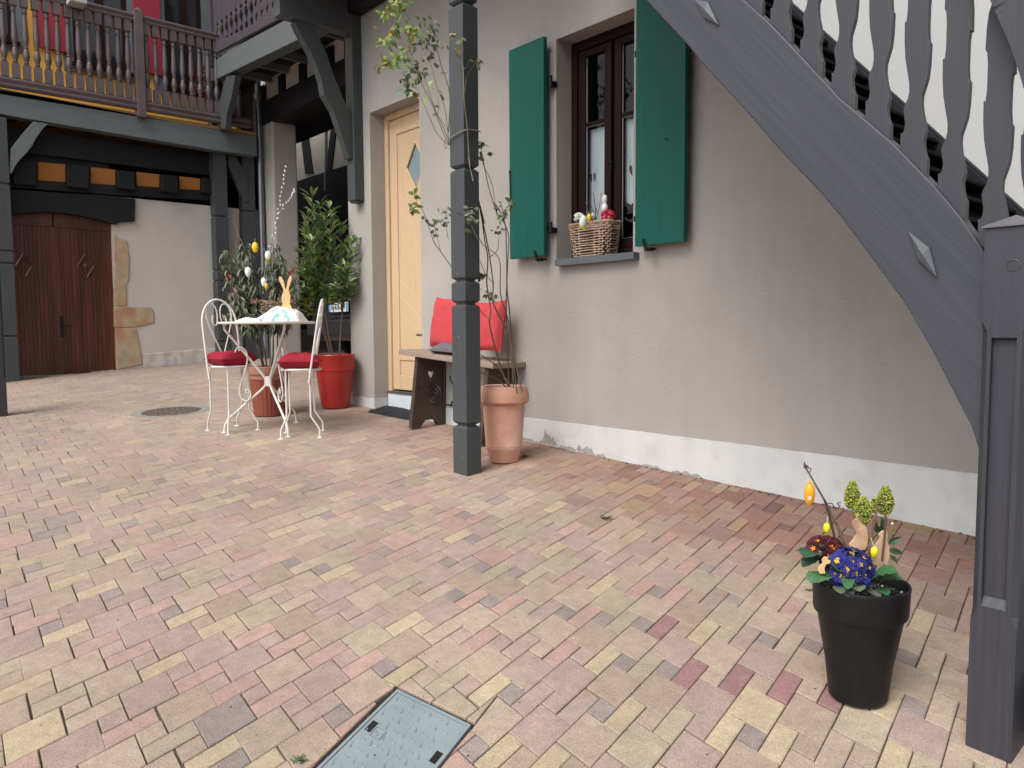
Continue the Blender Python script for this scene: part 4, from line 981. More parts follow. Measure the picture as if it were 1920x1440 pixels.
m = MB(); m.prism(PY(c2([(150, 485), (210, 485), (180, 640), (152, 735), (145, 830), (92, 825), (92, 700), (120, 600)]), FYB + .02), (0, .08, 0)); part(m, 'brace', 'gpost', bh, bevel=.004)
m = MB(); m.prism(PX(c2([(163, 985), (215, 1000), (290, 1150), (290, 1300), (265, 1290), (165, 1060)]), -10.45), (-.07, 0, 0)); part(m, 'brace', 'gpost', bh)
# pierced board railing
rl = bpy.data.objects.new('balcony_railing', None); C.objects.link(rl); rl.parent = bh; rl.location = Vector((-9, FYB, 4.4)) - bh.location
R0, R1 = PY(c2([(55, 290), (490, 75)]), FYB - .02); Q0, Q1 = PY(c2([(60, 355), (505, 115)]), FYB - .02)
m = MB(); xe = XC + .0
def exr(A, B, x): return Vector((x, A.y, A.z + (B.z - A.z) * (x - A.x) / (B.x - A.x)))
zt_r = (R0.z + R1.z) / 2; zq = (Q0.z + Q1.z) / 2
m.prism([Q0, Q1, Vector((xe, Q1.y, Q1.z)), Vector((xe, R1.y, R1.z)), R1, R0], (0, .09, 0)); part(m, 'bottom_rail', 'slat', rl, bevel=.01)
zz0 = R0.z; m = MB(); m.box((R0.x - .02, FYB - .03, zz0 + .85), (xe, FYB + .05, zz0 + .95)); part(m, 'top_rail', 'slat', rl, bevel=.008)
m = MB(); m.box((R0.x - .03, FYB - .04, R0.z - .28), (R0.x + .05, FYB + .05, R0.z + 1.0)); part(m, 'railing_post', 'slat', rl, bevel=.005)
b_x0 = onY(405, 60, FYB).x; b_x1 = onY(413.5, 60, FYB).x; dxs = (b_x1 - b_x0)
hf = dxs * .45
pf = [(0, hf), (.10, hf), (.13, hf * .45), (.17, hf * .45), (.20, hf * .8), (.215, hf * .8), (.30, hf * .25), (.38, hf * .8), (.395, hf * .8), (.42, hf * .5), (.45, hf), (.86, hf)]
x = R0.x + .10; b0_ = None
while x < XC - .05:
    zb_ = min(R0.z, R1.z) - .02
    if b0_ is None:
        m = MB(); m.prism([Vector((w_, 0, z)) for z, w_ in pf] + [Vector((-w_, 0, z)) for z, w_ in pf[::-1]], (0, .022, 0)); b0_ = m.build('baluster', 'slat', rl, bevel=.003); b0_.location = Vector((x, FYB, zb_)) - world_loc(rl)
    else:
        c_ = b0_.copy(); C.objects.link(c_); c_.parent = rl; c_.location = Vector((x, FYB, zb_)) - world_loc(rl)
    x += dxs
# drain pipe
pp = onY(489, 400, BY - .07)
m = MB(); m.tube([(pp.x, BY - .06, G(pp.x, 4.5)), (pp.x, BY - .06, ZS - .05), (pp.x, BY - .06, ZS + .1)], .042, 16); m.tube([(pp.x, BY - .06, onY(489, 208, BY).z), (pp.x, BY - .06, onY(489, 200, BY).z)], .048, 16); m.tube([(pp.x, BY - .06, ZS - .12), (pp.x, BY - .06, ZS - .02)], .055, 16)
o = part(m, 'drain_pipe', 'metal', bh, smooth=50)
# inside the carport
m = MB(); m.box((-19.5, 8.6, 0), (XC, 8.8, 6.9)); part(m, 'carport_wall', 'cream', bh)
m = MB(); m.box((-19.5, 8.54, 0), (XC, 8.599, onY(600, 326, 8.55).z)); part(m, 'carport_darkness', 'black', bh)  # black sheet painted in for the unlit garage depth below the cream
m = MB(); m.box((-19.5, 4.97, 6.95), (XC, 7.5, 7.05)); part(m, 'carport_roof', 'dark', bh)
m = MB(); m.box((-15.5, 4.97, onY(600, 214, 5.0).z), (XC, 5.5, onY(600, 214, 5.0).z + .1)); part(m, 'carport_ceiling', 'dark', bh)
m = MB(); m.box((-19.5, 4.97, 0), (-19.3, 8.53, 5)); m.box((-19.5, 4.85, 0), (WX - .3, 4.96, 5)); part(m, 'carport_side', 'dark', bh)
for q in ([(560, 225), (574, 225), (586, 326), (572, 326)], [(622, 225), (632, 225), (618, 340), (608, 340)]):
    m = MB(); m.prism(PY(q, 8.57), (0, .1, 0)); part(m, 'diagonal_timber', 'black', bh)
m = MB(); pz = onY(612, 230, 8.4); m.tube([pz, onY(611, 358, 8.4)], .035, 10); part(m, 'inner_pipe', 'metal', bh)

# ================================================================ CAR in the carport
CY = 5.02; cpl = onY(635, 576, CY); gz0 = G(cpl.x, 5.5)
car = thing('parked_car', 'black car backed into the carport, only its number plate showing behind the laurel', 'car', (cpl.x, CY + 2, gz0))
cx0 = cpl.x; cw = .84
prof_c = [(CY + .06, .24), (CY + .0, .32), (CY + .0, .56), (CY + .05, .62), (CY + .07, .95), (CY + .22, 1.40), (CY + .40, 1.46), (CY + 1.6, 1.47), (CY + 2.35, 1.02), (CY + 3.2, .92), (CY + 3.45, .70), (CY + 3.5, .30), (CY + 3.3, .22)]
m = MB(); vs = []; n = len(prof_c)
for xx, k in ((-cw, .97), (-cw * .93, 1), (cw * .93, 1), (cw, .97)):
    for y, z in prof_c:
        tp = 1 - max(0, z - .9) * .32
        vs.append((cx0 + xx * tp, CY + 1.75 + (y - CY - 1.75) * k, gz0 + z * (1 if k == 1 else .985)))
m.add(vs, [tuple(range(n - 1, -1, -1)), tuple(range(3 * n, 4 * n))] + [(k * n + i, k * n + (i + 1) % n, (k + 1) * n + (i + 1) % n, (k + 1) * n + i) for k in range(3) for i in range(n)])
part(m, 'body', 'carpaint', car, bevel=.02)
m = MB(); m.add([(cx0 - .62, CY + .085, gz0 + .99), (cx0 + .62, CY + .085, gz0 + .99), (cx0 + .56, CY + .205, gz0 + 1.34), (cx0 - .56, CY + .205, gz0 + 1.34)], [(0, 1, 2, 3)])
for v in range(len(m.v)): m.v[v] = (m.v[v][0], m.v[v][1] - .012, m.v[v][2])
part(m, 'rear_window', 'carglass', car)
m = MB(); m.box((cx0 - .85, CY - .045, gz0 + .30), (cx0 + .85, CY - .002, gz0 + .52)); part(m, 'bumper', mat('bumper', (.012, .012, .013, 1), .6), car, bevel=.02)
for sx in (-1, 1):
    m = MB(); m.box((cx0 + sx * .60, CY + .02, gz0 + .78), (cx0 + sx * .80, CY + .045, gz0 + 1.0)); t = part(m, 'tail_lamp', 'taillight', car, bevel=.01)
    m = MB(); m.box((cx0 + sx * .60, CY + .012, gz0 + 1.002), (cx0 + sx * .79, CY + .05, gz0 + 1.07)); part(m, 'indicator', 'amber', car, bevel=.01)
    for yy in (CY + .7, CY + 2.8):
        m = MB(); c_ = Vector((cx0 + sx * .76, yy, gz0 + .29)); m.lathe([(.2, -.09), (.28, -.08), (.29, 0), (.28, .08), (.2, .09)], c_, 24, ax=(1, 0, 0)); wq = part(m, 'tyre', 'black', car, smooth=40)
        m = MB(); m.lathe([(.19, -.095), (.17, .0), (.19, .095)], c_, 16, ax=(1, 0, 0)); part(m, 'rim', 'metal', car)
zpl = cpl.z - gz0
m = MB(); pw, ph = .26, .062
m.box((cx0 - pw, CY - .008, cpl.z - ph), (cx0 + pw, CY - .001, cpl.z + ph)); plt = part(m, 'number_plate', 'plate', car, bevel=.003)
for (a, b) in ((-pw + .004, -pw + .05), (pw - .05, pw - .004)):
    m = MB(); m.box((cx0 + a, CY - .0105, cpl.z - ph + .004), (cx0 + b, CY - .0085, cpl.z + ph - .004)); part(m, 'plate_band', 'blue', car)
def text_mesh(txt, size):
    cu = bpy.data.curves.new('t', 'FONT'); cu.body = txt; cu.size = size; cu.align_x = 'CENTER'; cu.align_y = 'CENTER'; cu.extrude = .001; cu.offset = .0012
    ob = bpy.data.objects.new('t', cu); C.objects.link(ob); dg = bpy.context.evaluated_depsgraph_get(); dg.update()
    me = bpy.data.meshes.new_from_object(ob.evaluated_get(dg)); bpy.data.objects.remove(ob); return me
me = text_mesh('AJ-616-AH', .115); me.materials.append(M['ink']); o = bpy.data.objects.new('plate_lettering', me); C.objects.link(o); o.parent = car
o.rotation_euler = (PI / 2, 0, 0); o.location = Vector((cx0, CY - .0105, cpl.z)) - car.location; o.scale = (.75, 1, 1)
m = MB(); m.box((cx0 - .34, CY - .015, cpl.z + .085), (cx0 + .34, CY - .001, cpl.z + .11)); part(m, 'chrome_strip', mat('chrome_grey', (.30, .30, .31, 1), .35), car, bevel=.004)

# ================================================================ BENCH
bG = onG(762, 799)
fl_, fr_, brr = bG, onY(903, 860, bG.y), None
zbs = lambda x: G(x, 3.1)
x_l = bG.x; 
# front edge of the seat: photo corners
sfy = bG.y - .03
SF0 = onY(747, 655, sfy); SF1 = onY(924, 681, sfy)
SBy = WY - .02; SBz = (SF0.z + SF1.z) / 2
bench = thing('bench', 'weathered wooden bench with a heart cut in its leg, against the wall behind the post', 'bench', ((SF0.x + SF1.x) / 2, 3.18, G(-4.2, 3.2)))
th = .035
m = MB()
def SP(x, y, dz=0): z = SF0.z + (SF1.z - SF0.z) * (x - SF0.x) / (SF1.x - SF0.x); return Vector((x, y, z + dz))
m.prism([SP(SF0.x, sfy), SP(SF1.x, sfy), SP(SF1.x, sfy + .30), SP(SF0.x + .01, sfy + .30)], (0, 0, -th)); part(m, 'seat', 'bench', bench, bevel=.004)
def bleg(x):
    zt = SP(x, sfy, -th - .001).z
    y0, y1 = sfy + .035, sfy + .27; f0, f1 = sfy - .03, sfy + .265
    zb = G(x, sfy + .1) + .002
    hcy, hcz = (y0 + y1) / 2 + .0, zt - .13
    heart = []
    for k in range(24):
        t = 2 * PI * k / 24; heart.append((hcy + 16 * math.sin(t) ** 3 * .0021, hcz + (13 * math.cos(t) - 5 * math.cos(2 * t) - 2 * math.cos(3 * t) - math.cos(4 * t)) * .0032))
    # outer outline sampled with 24 points matched by angle
    out = [(y0, zt), (y1, zt), (y1 + .01, zt - .25), (f1 + .005, zb), (f1 - .07, zb), (f1 - .09, zb + .05), (f0 + .12, zb + .05), (f0 + .08, zb), (f0, zb)]
    m = MB()
    # top part with heart: bridge heart loop to a rectangle loop
    zc_ = zt - .235
    def fy0(z): return y0 + (f0 - y0) * (zt - z) / (zt - zb)
    def fy1(z): return y1 + (f1 - y1) * (zt - z) / (zt - zb)
    rect = []
    for k in range(24):
        a = PI / 2 - 2 * PI * k / 24; dy_, dz_ = math.cos(a), math.sin(a)
        sc = 1e9
        for lim, comp in (((y1 - hcy), dy_), ((hcy - y0), -dy_), ((zt - hcz), dz_), ((hcz - zc_), -dz_)):
            if comp > 1e-6: sc = min(sc, lim / comp)
        rect.append((hcy + dy_ * sc, hcz + dz_ * sc))
    T = .038
    vs = [(x, a, b) for a, b in heart] + [(x, a, b) for a, b in rect] + [(x + T, a, b) for a, b in heart] + [(x + T, a, b) for a, b in rect]
    fs = []
    for i in range(24):
        j = (i + 1) % 24; fs += [(i, j, 24 + j, 24 + i), (48 + j, 48 + i, 72 + i, 72 + j), (j, i, 48 + i, 48 + j), (24 + i, 24 + j, 72 + j, 72 + i)]
    m.add(vs, fs)
    m.prism([Vector((x, y0, zt)), Vector((x, y0, zc_)), Vector((x, fy0(zc_), zc_))], (T, 0, 0)); m.prism([Vector((x, y1, zt)), Vector((x, fy1(zc_), zc_)), Vector((x, y1, zc_))], (T, 0, 0))
    m.prism([Vector((x, fy0(zc_), zc_)), Vector((x, fy1(zc_), zc_)), Vector((x, f1, zb)), Vector((x, f1 - .06, zb)), Vector((x, f1 - .09, zb + .05)), Vector((x, f0 + .12, zb + .05)), Vector((x, f0 + .075, zb)), Vector((x, f0, zb))], (T, 0, 0))
    part(m, 'leg', 'benchleg', bench)
xl1 = SF0.x + .16; xl2 = SF1.x - .12
bleg(xl1); bleg(xl2)
m = MB(); ymd = sfy + .15
zc2 = SP(xl1, 0).z - .28
m.tube(spiral((xl1 + .10, ymd - .02, zc2 - .03), (1, .1, 0), (0, 0, 1), .012, .085, 0, 5.2 * PI, 60), .005, 6)
m.tube([(xl1 + .19, ymd, SP(xl1 + .19, 0).z - th), (xl1 + .19, ymd, zc2 - .02)], .006, 6)
m.tube(spiral((xl1 + .30, ymd, zc2 + .11), (1, 0, 0), (0, 0, 1), .045, .07, PI, 2 * PI, 14), .006, 6)
m.tube([(xl1 + .19, ymd, zc2 - .09), (xl2, ymd, zc2 - .12)], .006, 6)
m.tube(spiral((xl1 + .30, ymd, zc2 - .10), (1, 0, 0), (0, 0, 1), .04, .04, 0, PI, 14), .006, 6)
m.tube(spiral((xl2 - .10, ymd, zc2 - .03), (-1, .1, 0), (0, 0, 1), .012, .085, 0, 5.2 * PI, 60), .005, 6)
part(m, 'iron_scrollwork', 'iron', bench, smooth=60)

# ---------------------------------------------------------------- cushions
def cushion(name, label, c, u, v, hu, hv, th, mt, group=None, cat='cushion', seed=0, puff=.9, mats=None):
    "pillow: centre c, half axes u*hu and v*hv, thickness th along u x v"
    u = Vector(u).normalized(); v = Vector(v); v = (v - u * v.dot(u)).normalized(); n = u.cross(v); c = Vector(c)
    N = 18; m = MB(); vs = []
    for s in (1, -1):
        for i in range(N + 1):
            for j in range(N + 1):
                a, b = -1 + 2 * i / N, -1 + 2 * j / N
                pinch = 1 - .07 * (1 - abs(a) ** 2) * abs(b) ** 6; pinch2 = 1 - .07 * (1 - abs(b) ** 2) * abs(a) ** 6
                h = (max(0, (1 - a ** 4)) * max(0, (1 - b ** 4))) ** .5
                w_ = noise.noise(Vector((a * 1.8 + seed, b * 1.8, s))) * .25 + noise.noise(Vector((a * 5 + seed, b * 5, s))) * .08
                vs.append(c + u * hu * a * pinch2 + v * hv * b * pinch + n * s * th * h * (puff + w_))
    K_ = (N + 1) ** 2; fs = []; 
    for i in range(N):
        for j in range(N):
            q = (i * (N + 1) + j, (i + 1) * (N + 1) + j, (i + 1) * (N + 1) + j + 1, i * (N + 1) + j + 1)
            m.cur = 0; m.add([], []); fs.append(q)
    o0 = len(m.v); m.v += [tuple(x) for x in vs]
    for q in fs: m.f.append([o0 + k for k in q]); m.c.append(m.col); m.mi.append(0)
    for q in fs: m.f.append([o0 + K_ + k for k in q[::-1]]); m.c.append(m.col); m.mi.append(1)
    o = m.build(name, mats if mats else mt, smooth=60, loc=c); tag(o, label, cat, group)
    # piping
    P = []
    for k in range(40):
        t = k / 40 * 4; sd_ = int(t); f = t - sd_; a, b = ((-1 + 2 * f, -1), (1, -1 + 2 * f), (1 - 2 * f, 1), (-1, 1 - 2 * f))[sd_]
        pinch = 1 - .07 * (1 - abs(a) ** 2) * abs(b) ** 6; pinch2 = 1 - .07 * (1 - abs(b) ** 2) * abs(a) ** 6
        P.append(c + u * hu * a * pinch2 + v * hv * b * pinch)
    pm = MB(); pm.tube(P, .003, 6, closed=True); pm.build('piping', mt if not mats else mats[0], o, loc=c, smooth=60)
    return o
cy_ = sfy + .20
def cush_at(pxc, pyc, y): return onY(pxc, pyc, y)
cc = onY(838, 606, WY - .11); cushion('cushion', 'coral red square cushion leaning on the wall at the bench middle, left of the post', cc, (1, -.02, -.06), (.05, .14, 1), .165, .175, .055, 'coral', seed=1, group='coral cushions on the bench')
cc = onY(913, 612, WY - .16); cushion('cushion', 'coral red square cushion on the right bench end, behind the rose stems', cc, (1, .10, .03), (-.03, .22, 1), .15, .165, .055, 'coral', seed=5, group='coral cushions on the bench')
cc = onY(846, 652, sfy + .13); cushion('cushion', 'small grey cushion with a black underside lying flat on the bench', Vector((cc.x, cc.y, SP(cc.x, 0).z + .045)), (1, .2, -.05), (-.2, 1, .25), .12, .10, .038, 'greycloth', seed=9, mats=['greycloth', 'blackcloth'])

# doormat
m = MB(); a = [onG(690, 772), onG(728, 763), onG(790, 772), onG(758, 786)]
MP = [onG(688, 773), onG(722, 762.5), onG(800, 772), onG(770, 789)]
cm_ = sum(MP, Vector()) / 4; N = 26; vs = []
for i in range(N + 1):
    for j in range(N + 1):
        s, t = i / N, j / N; p = MP[0] * (1 - s) * (1 - t) + MP[1] * s * (1 - t) + MP[2] * s * t + MP[3] * (1 - s) * t
        e = min(s, 1 - s, t, 1 - t); vs.append((p.x, p.y, G(p.x, p.y) + (.0 if e == 0 else .014 + random.uniform(-.003, .004))))
m.add(vs, [(i * (N + 1) + j, (i + 1) * (N + 1) + j, (i + 1) * (N + 1) + j + 1, i * (N + 1) + j + 1) for i in range(N) for j in range(N)])
tag(m.build('doormat', 'mat', loc=cm_), 'dark coarse doormat in front of the pale wooden door', 'doormat')

# ================================================================ potted rose in terracotta
tp = onG(930, 868); tp = Vector((tp.x, tp.y + .06, G(tp.x, tp.y + .06)))
tdist = (tp - CAM).dot(FW)
H_t = onY(930, 722, tp.y).z - tp.z; 
rose = thing('potted_rose', 'bare climbing rose in a tall terracotta pot tied to the grey post', 'potted plant', tp)
rb, rt = .092, .128
k_ = 34 / 1450 * tdist / .122
pr = [(.082, 0), (.086, .005), (.098, H_t * .17), (.100, H_t * .175), (.102, H_t * .18), (.101, H_t * .19), (.104, H_t * .195), (.103, H_t * .205), (.106, H_t * .215), (.105, H_t * .225), (.121, H_t * .74), (.121, H_t * .76), (.136, H_t * .775), (.146, H_t * .80), (.148, H_t * .86), (.144, H_t * .92), (.136, H_t * .97), (.126, H_t), (.116, H_t * .99), (.112, H_t * .9), (.108, H_t * .80)]
m = MB(); m.lathe(pr, tp, 48, cap=False); part(m, 'pot', 'terra', rose, smooth=35)
m = MB(); N = 14; vs = [(tp.x, tp.y, tp.z + H_t * .86)]
for r in (.04, .08, .109):
    for k in range(24): a = 2 * PI * k / 24; vs.append((tp.x + r * math.cos(a), tp.y + r * math.sin(a), tp.z + H_t * .86 + random.uniform(-.006, .01)))
fs = [(0, 1 + k, 1 + (k + 1) % 24) for k in range(24)]
for q in range(2): fs += [(1 + q * 24 + k, 25 + q * 24 + k, 25 + q * 24 + (k + 1) % 24, 1 + q * 24 + (k + 1) % 24) for k in range(24)]
m.add(vs, fs); part(m, 'soil', 'soil', rose)
def c5(a, b): return (660 + a / 2.769, 380 + b / 2.769)
def c6(a, b): return (680 + a / 3.4286, b / 3.4286)
stems = [
 ([c5(725, 985), c5(722, 860), c5(715, 640), c5(712, 560), c5(705, 420), c5(710, 290), c5(690, 190), c5(662, 60), c6(720, 1180)], 2.70, .0036),
 ([c5(768, 985), c5(765, 700), c5(748, 520), c5(735, 420), c5(700, 220), c5(672, 40), c6(780, 1440), c6(742, 1280), c6(710, 1160), c6(640, 1060), c6(582, 990)], 2.68, .0036),
 ([c5(776, 985), c5(782, 600), c5(800, 450), c5(805, 230), c5(790, 100), c5(740, 0), c6(880, 1400), c6(800, 1180), c6(765, 960)], 2.75, .0030),
 ([c5(770, 985), c5(765, 650), c5(775, 480), c5(770, 330), c5(745, 270), c5(690, 220), c5(662, 180)], 2.72, .0026),
 ([c5(774, 985), c5(772, 700), c5(790, 520), c5(808, 300), c5(818, 160), c5(775, 60), c6(905, 1400), c6(890, 1330)], 2.78, .0026),
 ([c5(722, 975), c5(690, 860), c5(668, 790)], 2.68, .0028), ([c5(694, 980), c5(676, 920), c5(668, 880)], 2.66, .0034),
 ([c5(712, 610), c5(690, 590), c5(666, 560)], 2.66, .002), ([c5(735, 420), c5(700, 370), c5(664, 300)], 2.66, .002),
 ([c5(712, 285), c5(745, 250), c5(770, 180)], 2.70, .002),
 ([c6(565, 940), c6(480, 860), c6(430, 740), c6(370, 620), c6(300, 470), c6(250, 400), c6(180, 310)], 2.62, .0022),
 ([c6(560, 930), c6(520, 850), c6(440, 660), c6(370, 520), c6(270, 300), c6(225, 220), c6(185, 120), c6(210, 20)], 2.60, .0022),
 ([c6(562, 930), c6(545, 870), c6(470, 690), c6(400, 510), c6(330, 400), c6(280, 200)], 2.64, .0020),
 ([c6(552, 900), c6(525, 700), c6(480, 560), c6(440, 400), c6(375, 240), c6(300, 130), c6(245, 40)], 2.66, .0020),
 ([c6(552, 850), c6(545, 600), c6(510, 420), c6(470, 260), c6(425, 110), c6(350, 0), c6(320, -60)], 2.70, .0022),
 ([c6(552, 850), c6(520, 780), c6(485, 740), c6(490, 680), c6(480, 620)], 2.66, .0014),
 ([c6(265, 300), c6(290, 240), c6(270, 180)], 2.60, .0014),
 ([c6(690, 1080), c6(680, 1000), c6(664, 800), c6(655, 640), c6(640, 450), c6(628, 300), c6(605, 200)], 2.47, .0024),
 ([c6(655, 600), c6(670, 500), c6(700, 440), c6(735, 390)], 2.46, .0016), ([c6(645, 450), c6(660, 430), c6(690, 400)], 2.46, .0013),
 ([c6(710, 1165), c6(690, 1090), c6(680, 1010)], 2.50, .0024),
 ([c6(760, 980), c6(775, 1060), c6(820, 1180), c6(850, 1310), c6(880, 1400)], 2.76, .0016),
 ([c5(515, 332), c5(460, 250), c5(430, 200), c5(380, 80), c5(350, 20), c6(355, 1330), c6(335, 1235)], 2.64, .0020),
 ([c5(460, 250), c5(430, 150), c5(410, 70)], 2.64, .0013), ([c5(500, 190), c5(490, 110), c5(495, 40)], 2.64, .0013),
 ([c5(658, 195), c5(625, 130), c5(620, 80), c5(590, 70)], 2.50, .0014), ([c5(625, 130), c5(650, 80)], 2.50, .0012)]
sm = MB(); lm = MB()
green_l = [(.17, .27, .05, 1), (.22, .30, .05, 1), (.12, .22, .05, 1), (.26, .22, .06, 1)]
dull_l = [(.10, .13, .07, 1), (.12, .14, .09, 1), (.08, .10, .06, 1), (.15, .11, .05, 1)]
def leafs(p, n, size, pal, spread=.02, drop=.3):
    for _ in range(n):
        lm.col = random.choice(pal); d = CR * random.gauss(0, 1) + Vector((random.gauss(0, .3), random.gauss(0, .3), random.gauss(-drop, .7)))
        lm.leaf(p + Vector((random.gauss(0, spread), random.gauss(0, spread), random.gauss(0, spread))), d, Vector((random.gauss(0, .5), random.gauss(0, .5), .5)) - FW, size * random.uniform(.85, 1.4), size * .75, .15, .3)
for pts, Y, r in stems:
    P = [onY(a, b, Y + .012 * math.sin(i * 1.7)) for i, (a, b) in enumerate(pts)]
    if pts[0][1] > 730: P[0] = Vector((P[0].x, tp.y - .03, P[0].z - .01)); P[1] = Vector((P[1].x, (P[1].y + tp.y) / 2, P[1].z))
    P = [P[0]] + [q + Vector((random.gauss(0, .005), random.gauss(0, .005), 0)) for q in P[1:]]
    P = smooth_path(P, 4)
    up_ = pts[-1][1] < 300
    sm.col = random.choice([(.10, .085, .045, 1), (.075, .055, .035, 1), (.11, .12, .05, 1)]) if not up_ else random.choice([(.16, .15, .08, 1), (.11, .09, .06, 1)])
    sm.tube(P, [r * 1.35, r * .7], 7)
    for q in P[3::4]:
        sm.tube([q, q + Vector((random.uniform(-.006, .006), random.uniform(-.004, .004), .004))], [r * .5, .0002], 4)
for (a, b, n, sz, pal) in [(150, 90, 7, .034, green_l), (190, 20, 7, .034, green_l), (240, 50, 9, .032, green_l), (120, 240, 7, .034, green_l), (215, 190, 9, .036, green_l), (165, 260, 5, .034, green_l), (285, 180, 3, .034, green_l), (320, 190, 6, .034, green_l), (145, 390, 7, .034, green_l), (215, 400, 6, .034, green_l), (250, 350, 6, .03, green_l), (150, 430, 2, .03, green_l),
     (270, 20, 6, .03, green_l), (400, 100, 3, .026, dull_l), (440, 160, 6, .024, dull_l), (405, 210, 4, .026, dull_l), (355, 315, 4, .028, dull_l), (430, 250, 5, .026, dull_l), (460, 310, 4, .024, dull_l), (400, 300, 4, .024, dull_l), (350, 230, 5, .03, green_l), (520, 290, 4, .022, dull_l), (485, 410, 2, .03, dull_l), (410, 370, 4, .028, dull_l),
     (380, 480, 8, .03, dull_l), (330, 430, 7, .028, dull_l), (280, 490, 8, .03, dull_l), (300, 570, 7, .032, [(.09, .2, .08, 1)] + dull_l), (350, 600, 3, .022, green_l), (435, 610, 2, .036, green_l), (490, 600, 4, .02, dull_l), (480, 700, 3, .02, dull_l), (300, 310, 5, .024, green_l), (245, 490, 2, .02, dull_l),
     (335, 1240, 3, .03, green_l), (325, 1340, 6, .03, green_l), (410, 1410, 2, .024, dull_l), (500, 1425, 4, .026, dull_l), (545, 1350, 3, .02, dull_l)]:
    x, y = c6(a, b); leafs(onY(x, y, 2.62 + random.gauss(0, .02)), int(n * 1.5), sz * 1.15, pal, .018)
for (a, b, n, sz, Y) in [(600, 210, 4, .03, 2.45), (605, 310, 2, .036, 2.45), (635, 265, 2, .036, 2.45), (690, 395, 2, .028, 2.45), (750, 385, 5, .03, 2.46), (770, 920, 4, .034, 2.75), (745, 960, 2, .03, 2.75), (790, 1010, 2, .04, 2.75), (820, 1000, 1, .034, 2.75), (885, 1330, 4, .028, 2.74), (950, 1310, 4, .028, 2.74), (920, 1390, 6, .03, 2.74), (710, 1340, 2, .026, 2.47), (655, 1400, 3, .036, 2.47), (715, 1420, 2, .024, 2.47)]:
    x, y = c6(a, b); leafs(onY(x, y, Y), n, sz, dull_l if b > 260 else [(.22, .2, .08, 1), (.2, .12, .06, 1)], .008)
for (a, b, n, sz) in [(680, 380, 8, .026), (720, 480, 9, .026), (690, 470, 4, .02), (760, 150, 5, .024), (790, 60, 6, .026), (825, 10, 5, .03), (590, 80, 3, .036), (620, 40, 3, .026), (605, 130, 2, .026), (640, 85, 2, .024), (430, 155, 4, .026), (455, 100, 3, .03), (490, 60, 5, .022), (395, 80, 3, .026), (320, 35, 5, .03), (500, 100, 2, .026), (655, 430, 3, .018), (745, 150, 3, .024)]:
    x, y = c5(a, b); leafs(onY(x, y, 2.62 if a < 560 else 2.50 if a < 650 else 2.70), n, sz, [(.13, .16, .07, 1), (.16, .17, .10, 1), (.10, .14, .05, 1)], .010)
part(sm, 'stems', 'stem', rose, smooth=60); part(lm, 'leaves', 'leaf', rose)
m = MB(); zt0 = onX(876, 247, px1).z
lp_ = [Vector((px0 - .008, py0 - .008, onY(850, 268, py0).z)), Vector((px0 + .02, py0 - .01, onY(852, 258, py0).z)), Vector((px1 + .004, py0 - .006, zt0)), Vector((px1 + .006, (py0 + py1) / 2, zt0 + .012)), Vector((px1 + .005, py1 + .01, zt0 + .014))]
m.tube(smooth_path(lp_, 5), .0035, 6)
for k in range(9): a = k * 2.1; m.tube([lp_[0] + Vector((.012 * math.cos(a), -.012, .03 * math.sin(a))), lp_[0] + Vector((.014 * math.cos(a + 1.5), -.018, .035 * math.sin(a + 1.4))), lp_[0] + Vector((.01 * math.cos(a + 3), -.010, .03 * math.sin(a + 3)))], .0016, 5)
part(m, 'twine', mat('twine', (.22, .20, .17, 1), .9), rose)

# ================================================================ CAFÉ TABLE and chairs
f1, f2, f3 = onG(421, 812), onG(541, 820), onG(556, 793)
tc_ = (f1 + f2 + f3) / 3; tz = onD(500, 604, (tc_ - CAM).dot(FW)).z
tb = thing('bistro_table', 'round white metal café table on three bent rod legs', 'table', (tc_.x, tc_.y, G(tc_.x, tc_.y)))
R_T = .325
m = MB(); m.lathe([(R_T - .002, tz - .014), (R_T + .004, tz - .012), (R_T + .006, tz - .006), (R_T + .004, tz), (R_T - .01, tz + .002)], (tc_.x, tc_.y, 0), 64); part(m, 'table_top', 'white', tb, smooth=50)
hubz0, hubz1 = onD(500, 706, (tc_ - CAM).dot(FW)).z, onD(500, 722, (tc_ - CAM).dot(FW)).z
for f in (f1, f2, f3):
    d = Vector((f.x - tc_.x, f.y - tc_.y, 0)); L_ = d.length; d.normalize()
    z0 = G(f.x, f.y)
    P = [tc_ * 0 + Vector((tc_.x, tc_.y, 0)) + d * r + Vector((0, 0, z)) for r, z in ((L_ * .93, tz - .016), (L_ * .93, tz - .05), (L_ * .80, tz - .10), (.05, hubz0 + .03), (.022, hubz0 - .01), (.022, hubz1), (.05, hubz1 - .03), (L_ * .90, z0 + .10), (L_ * .98, z0 + .055), (L_, z0 + .008))]
    m = MB(); m.tube(P, .0085, 10); m.lathe([(.024, 0), (.024, .005), (.012, .009)], (f.x, f.y, z0), 14); part(m, 'leg', 'white', tb, smooth=60)
    # S scroll in the plane of the leg
    c0 = Vector((tc_.x, tc_.y, 0))
    zc_ = (hubz0 + hubz1) / 2
    dn = Vector((-d.y, d.x, 0)) * .013
    P = smooth_path([c0 + d * r + dn + Vector((0, 0, tz + dz_)) for r, dz_ in ((.195, -.26), (.222, -.238), (.213, -.193), (.184, -.175), (.149, -.197), (.138, -.253), (.152, -.327), (.181, -.413), (.199, -.48), (.184, -.536), (.149, -.554), (.124, -.521), (.131, -.48), (.152, -.472), (.158, -.498))], 5)
    m = MB(); m.tube(P, .0052, 7); part(m, 'scroll', 'white', tb, smooth=60)
m = MB(); m.tube([(tc_.x, tc_.y, hubz0 + .005), (tc_.x, tc_.y, hubz1 - .005)], .02, 12); part(m, 'hub', 'white', tb, smooth=60)

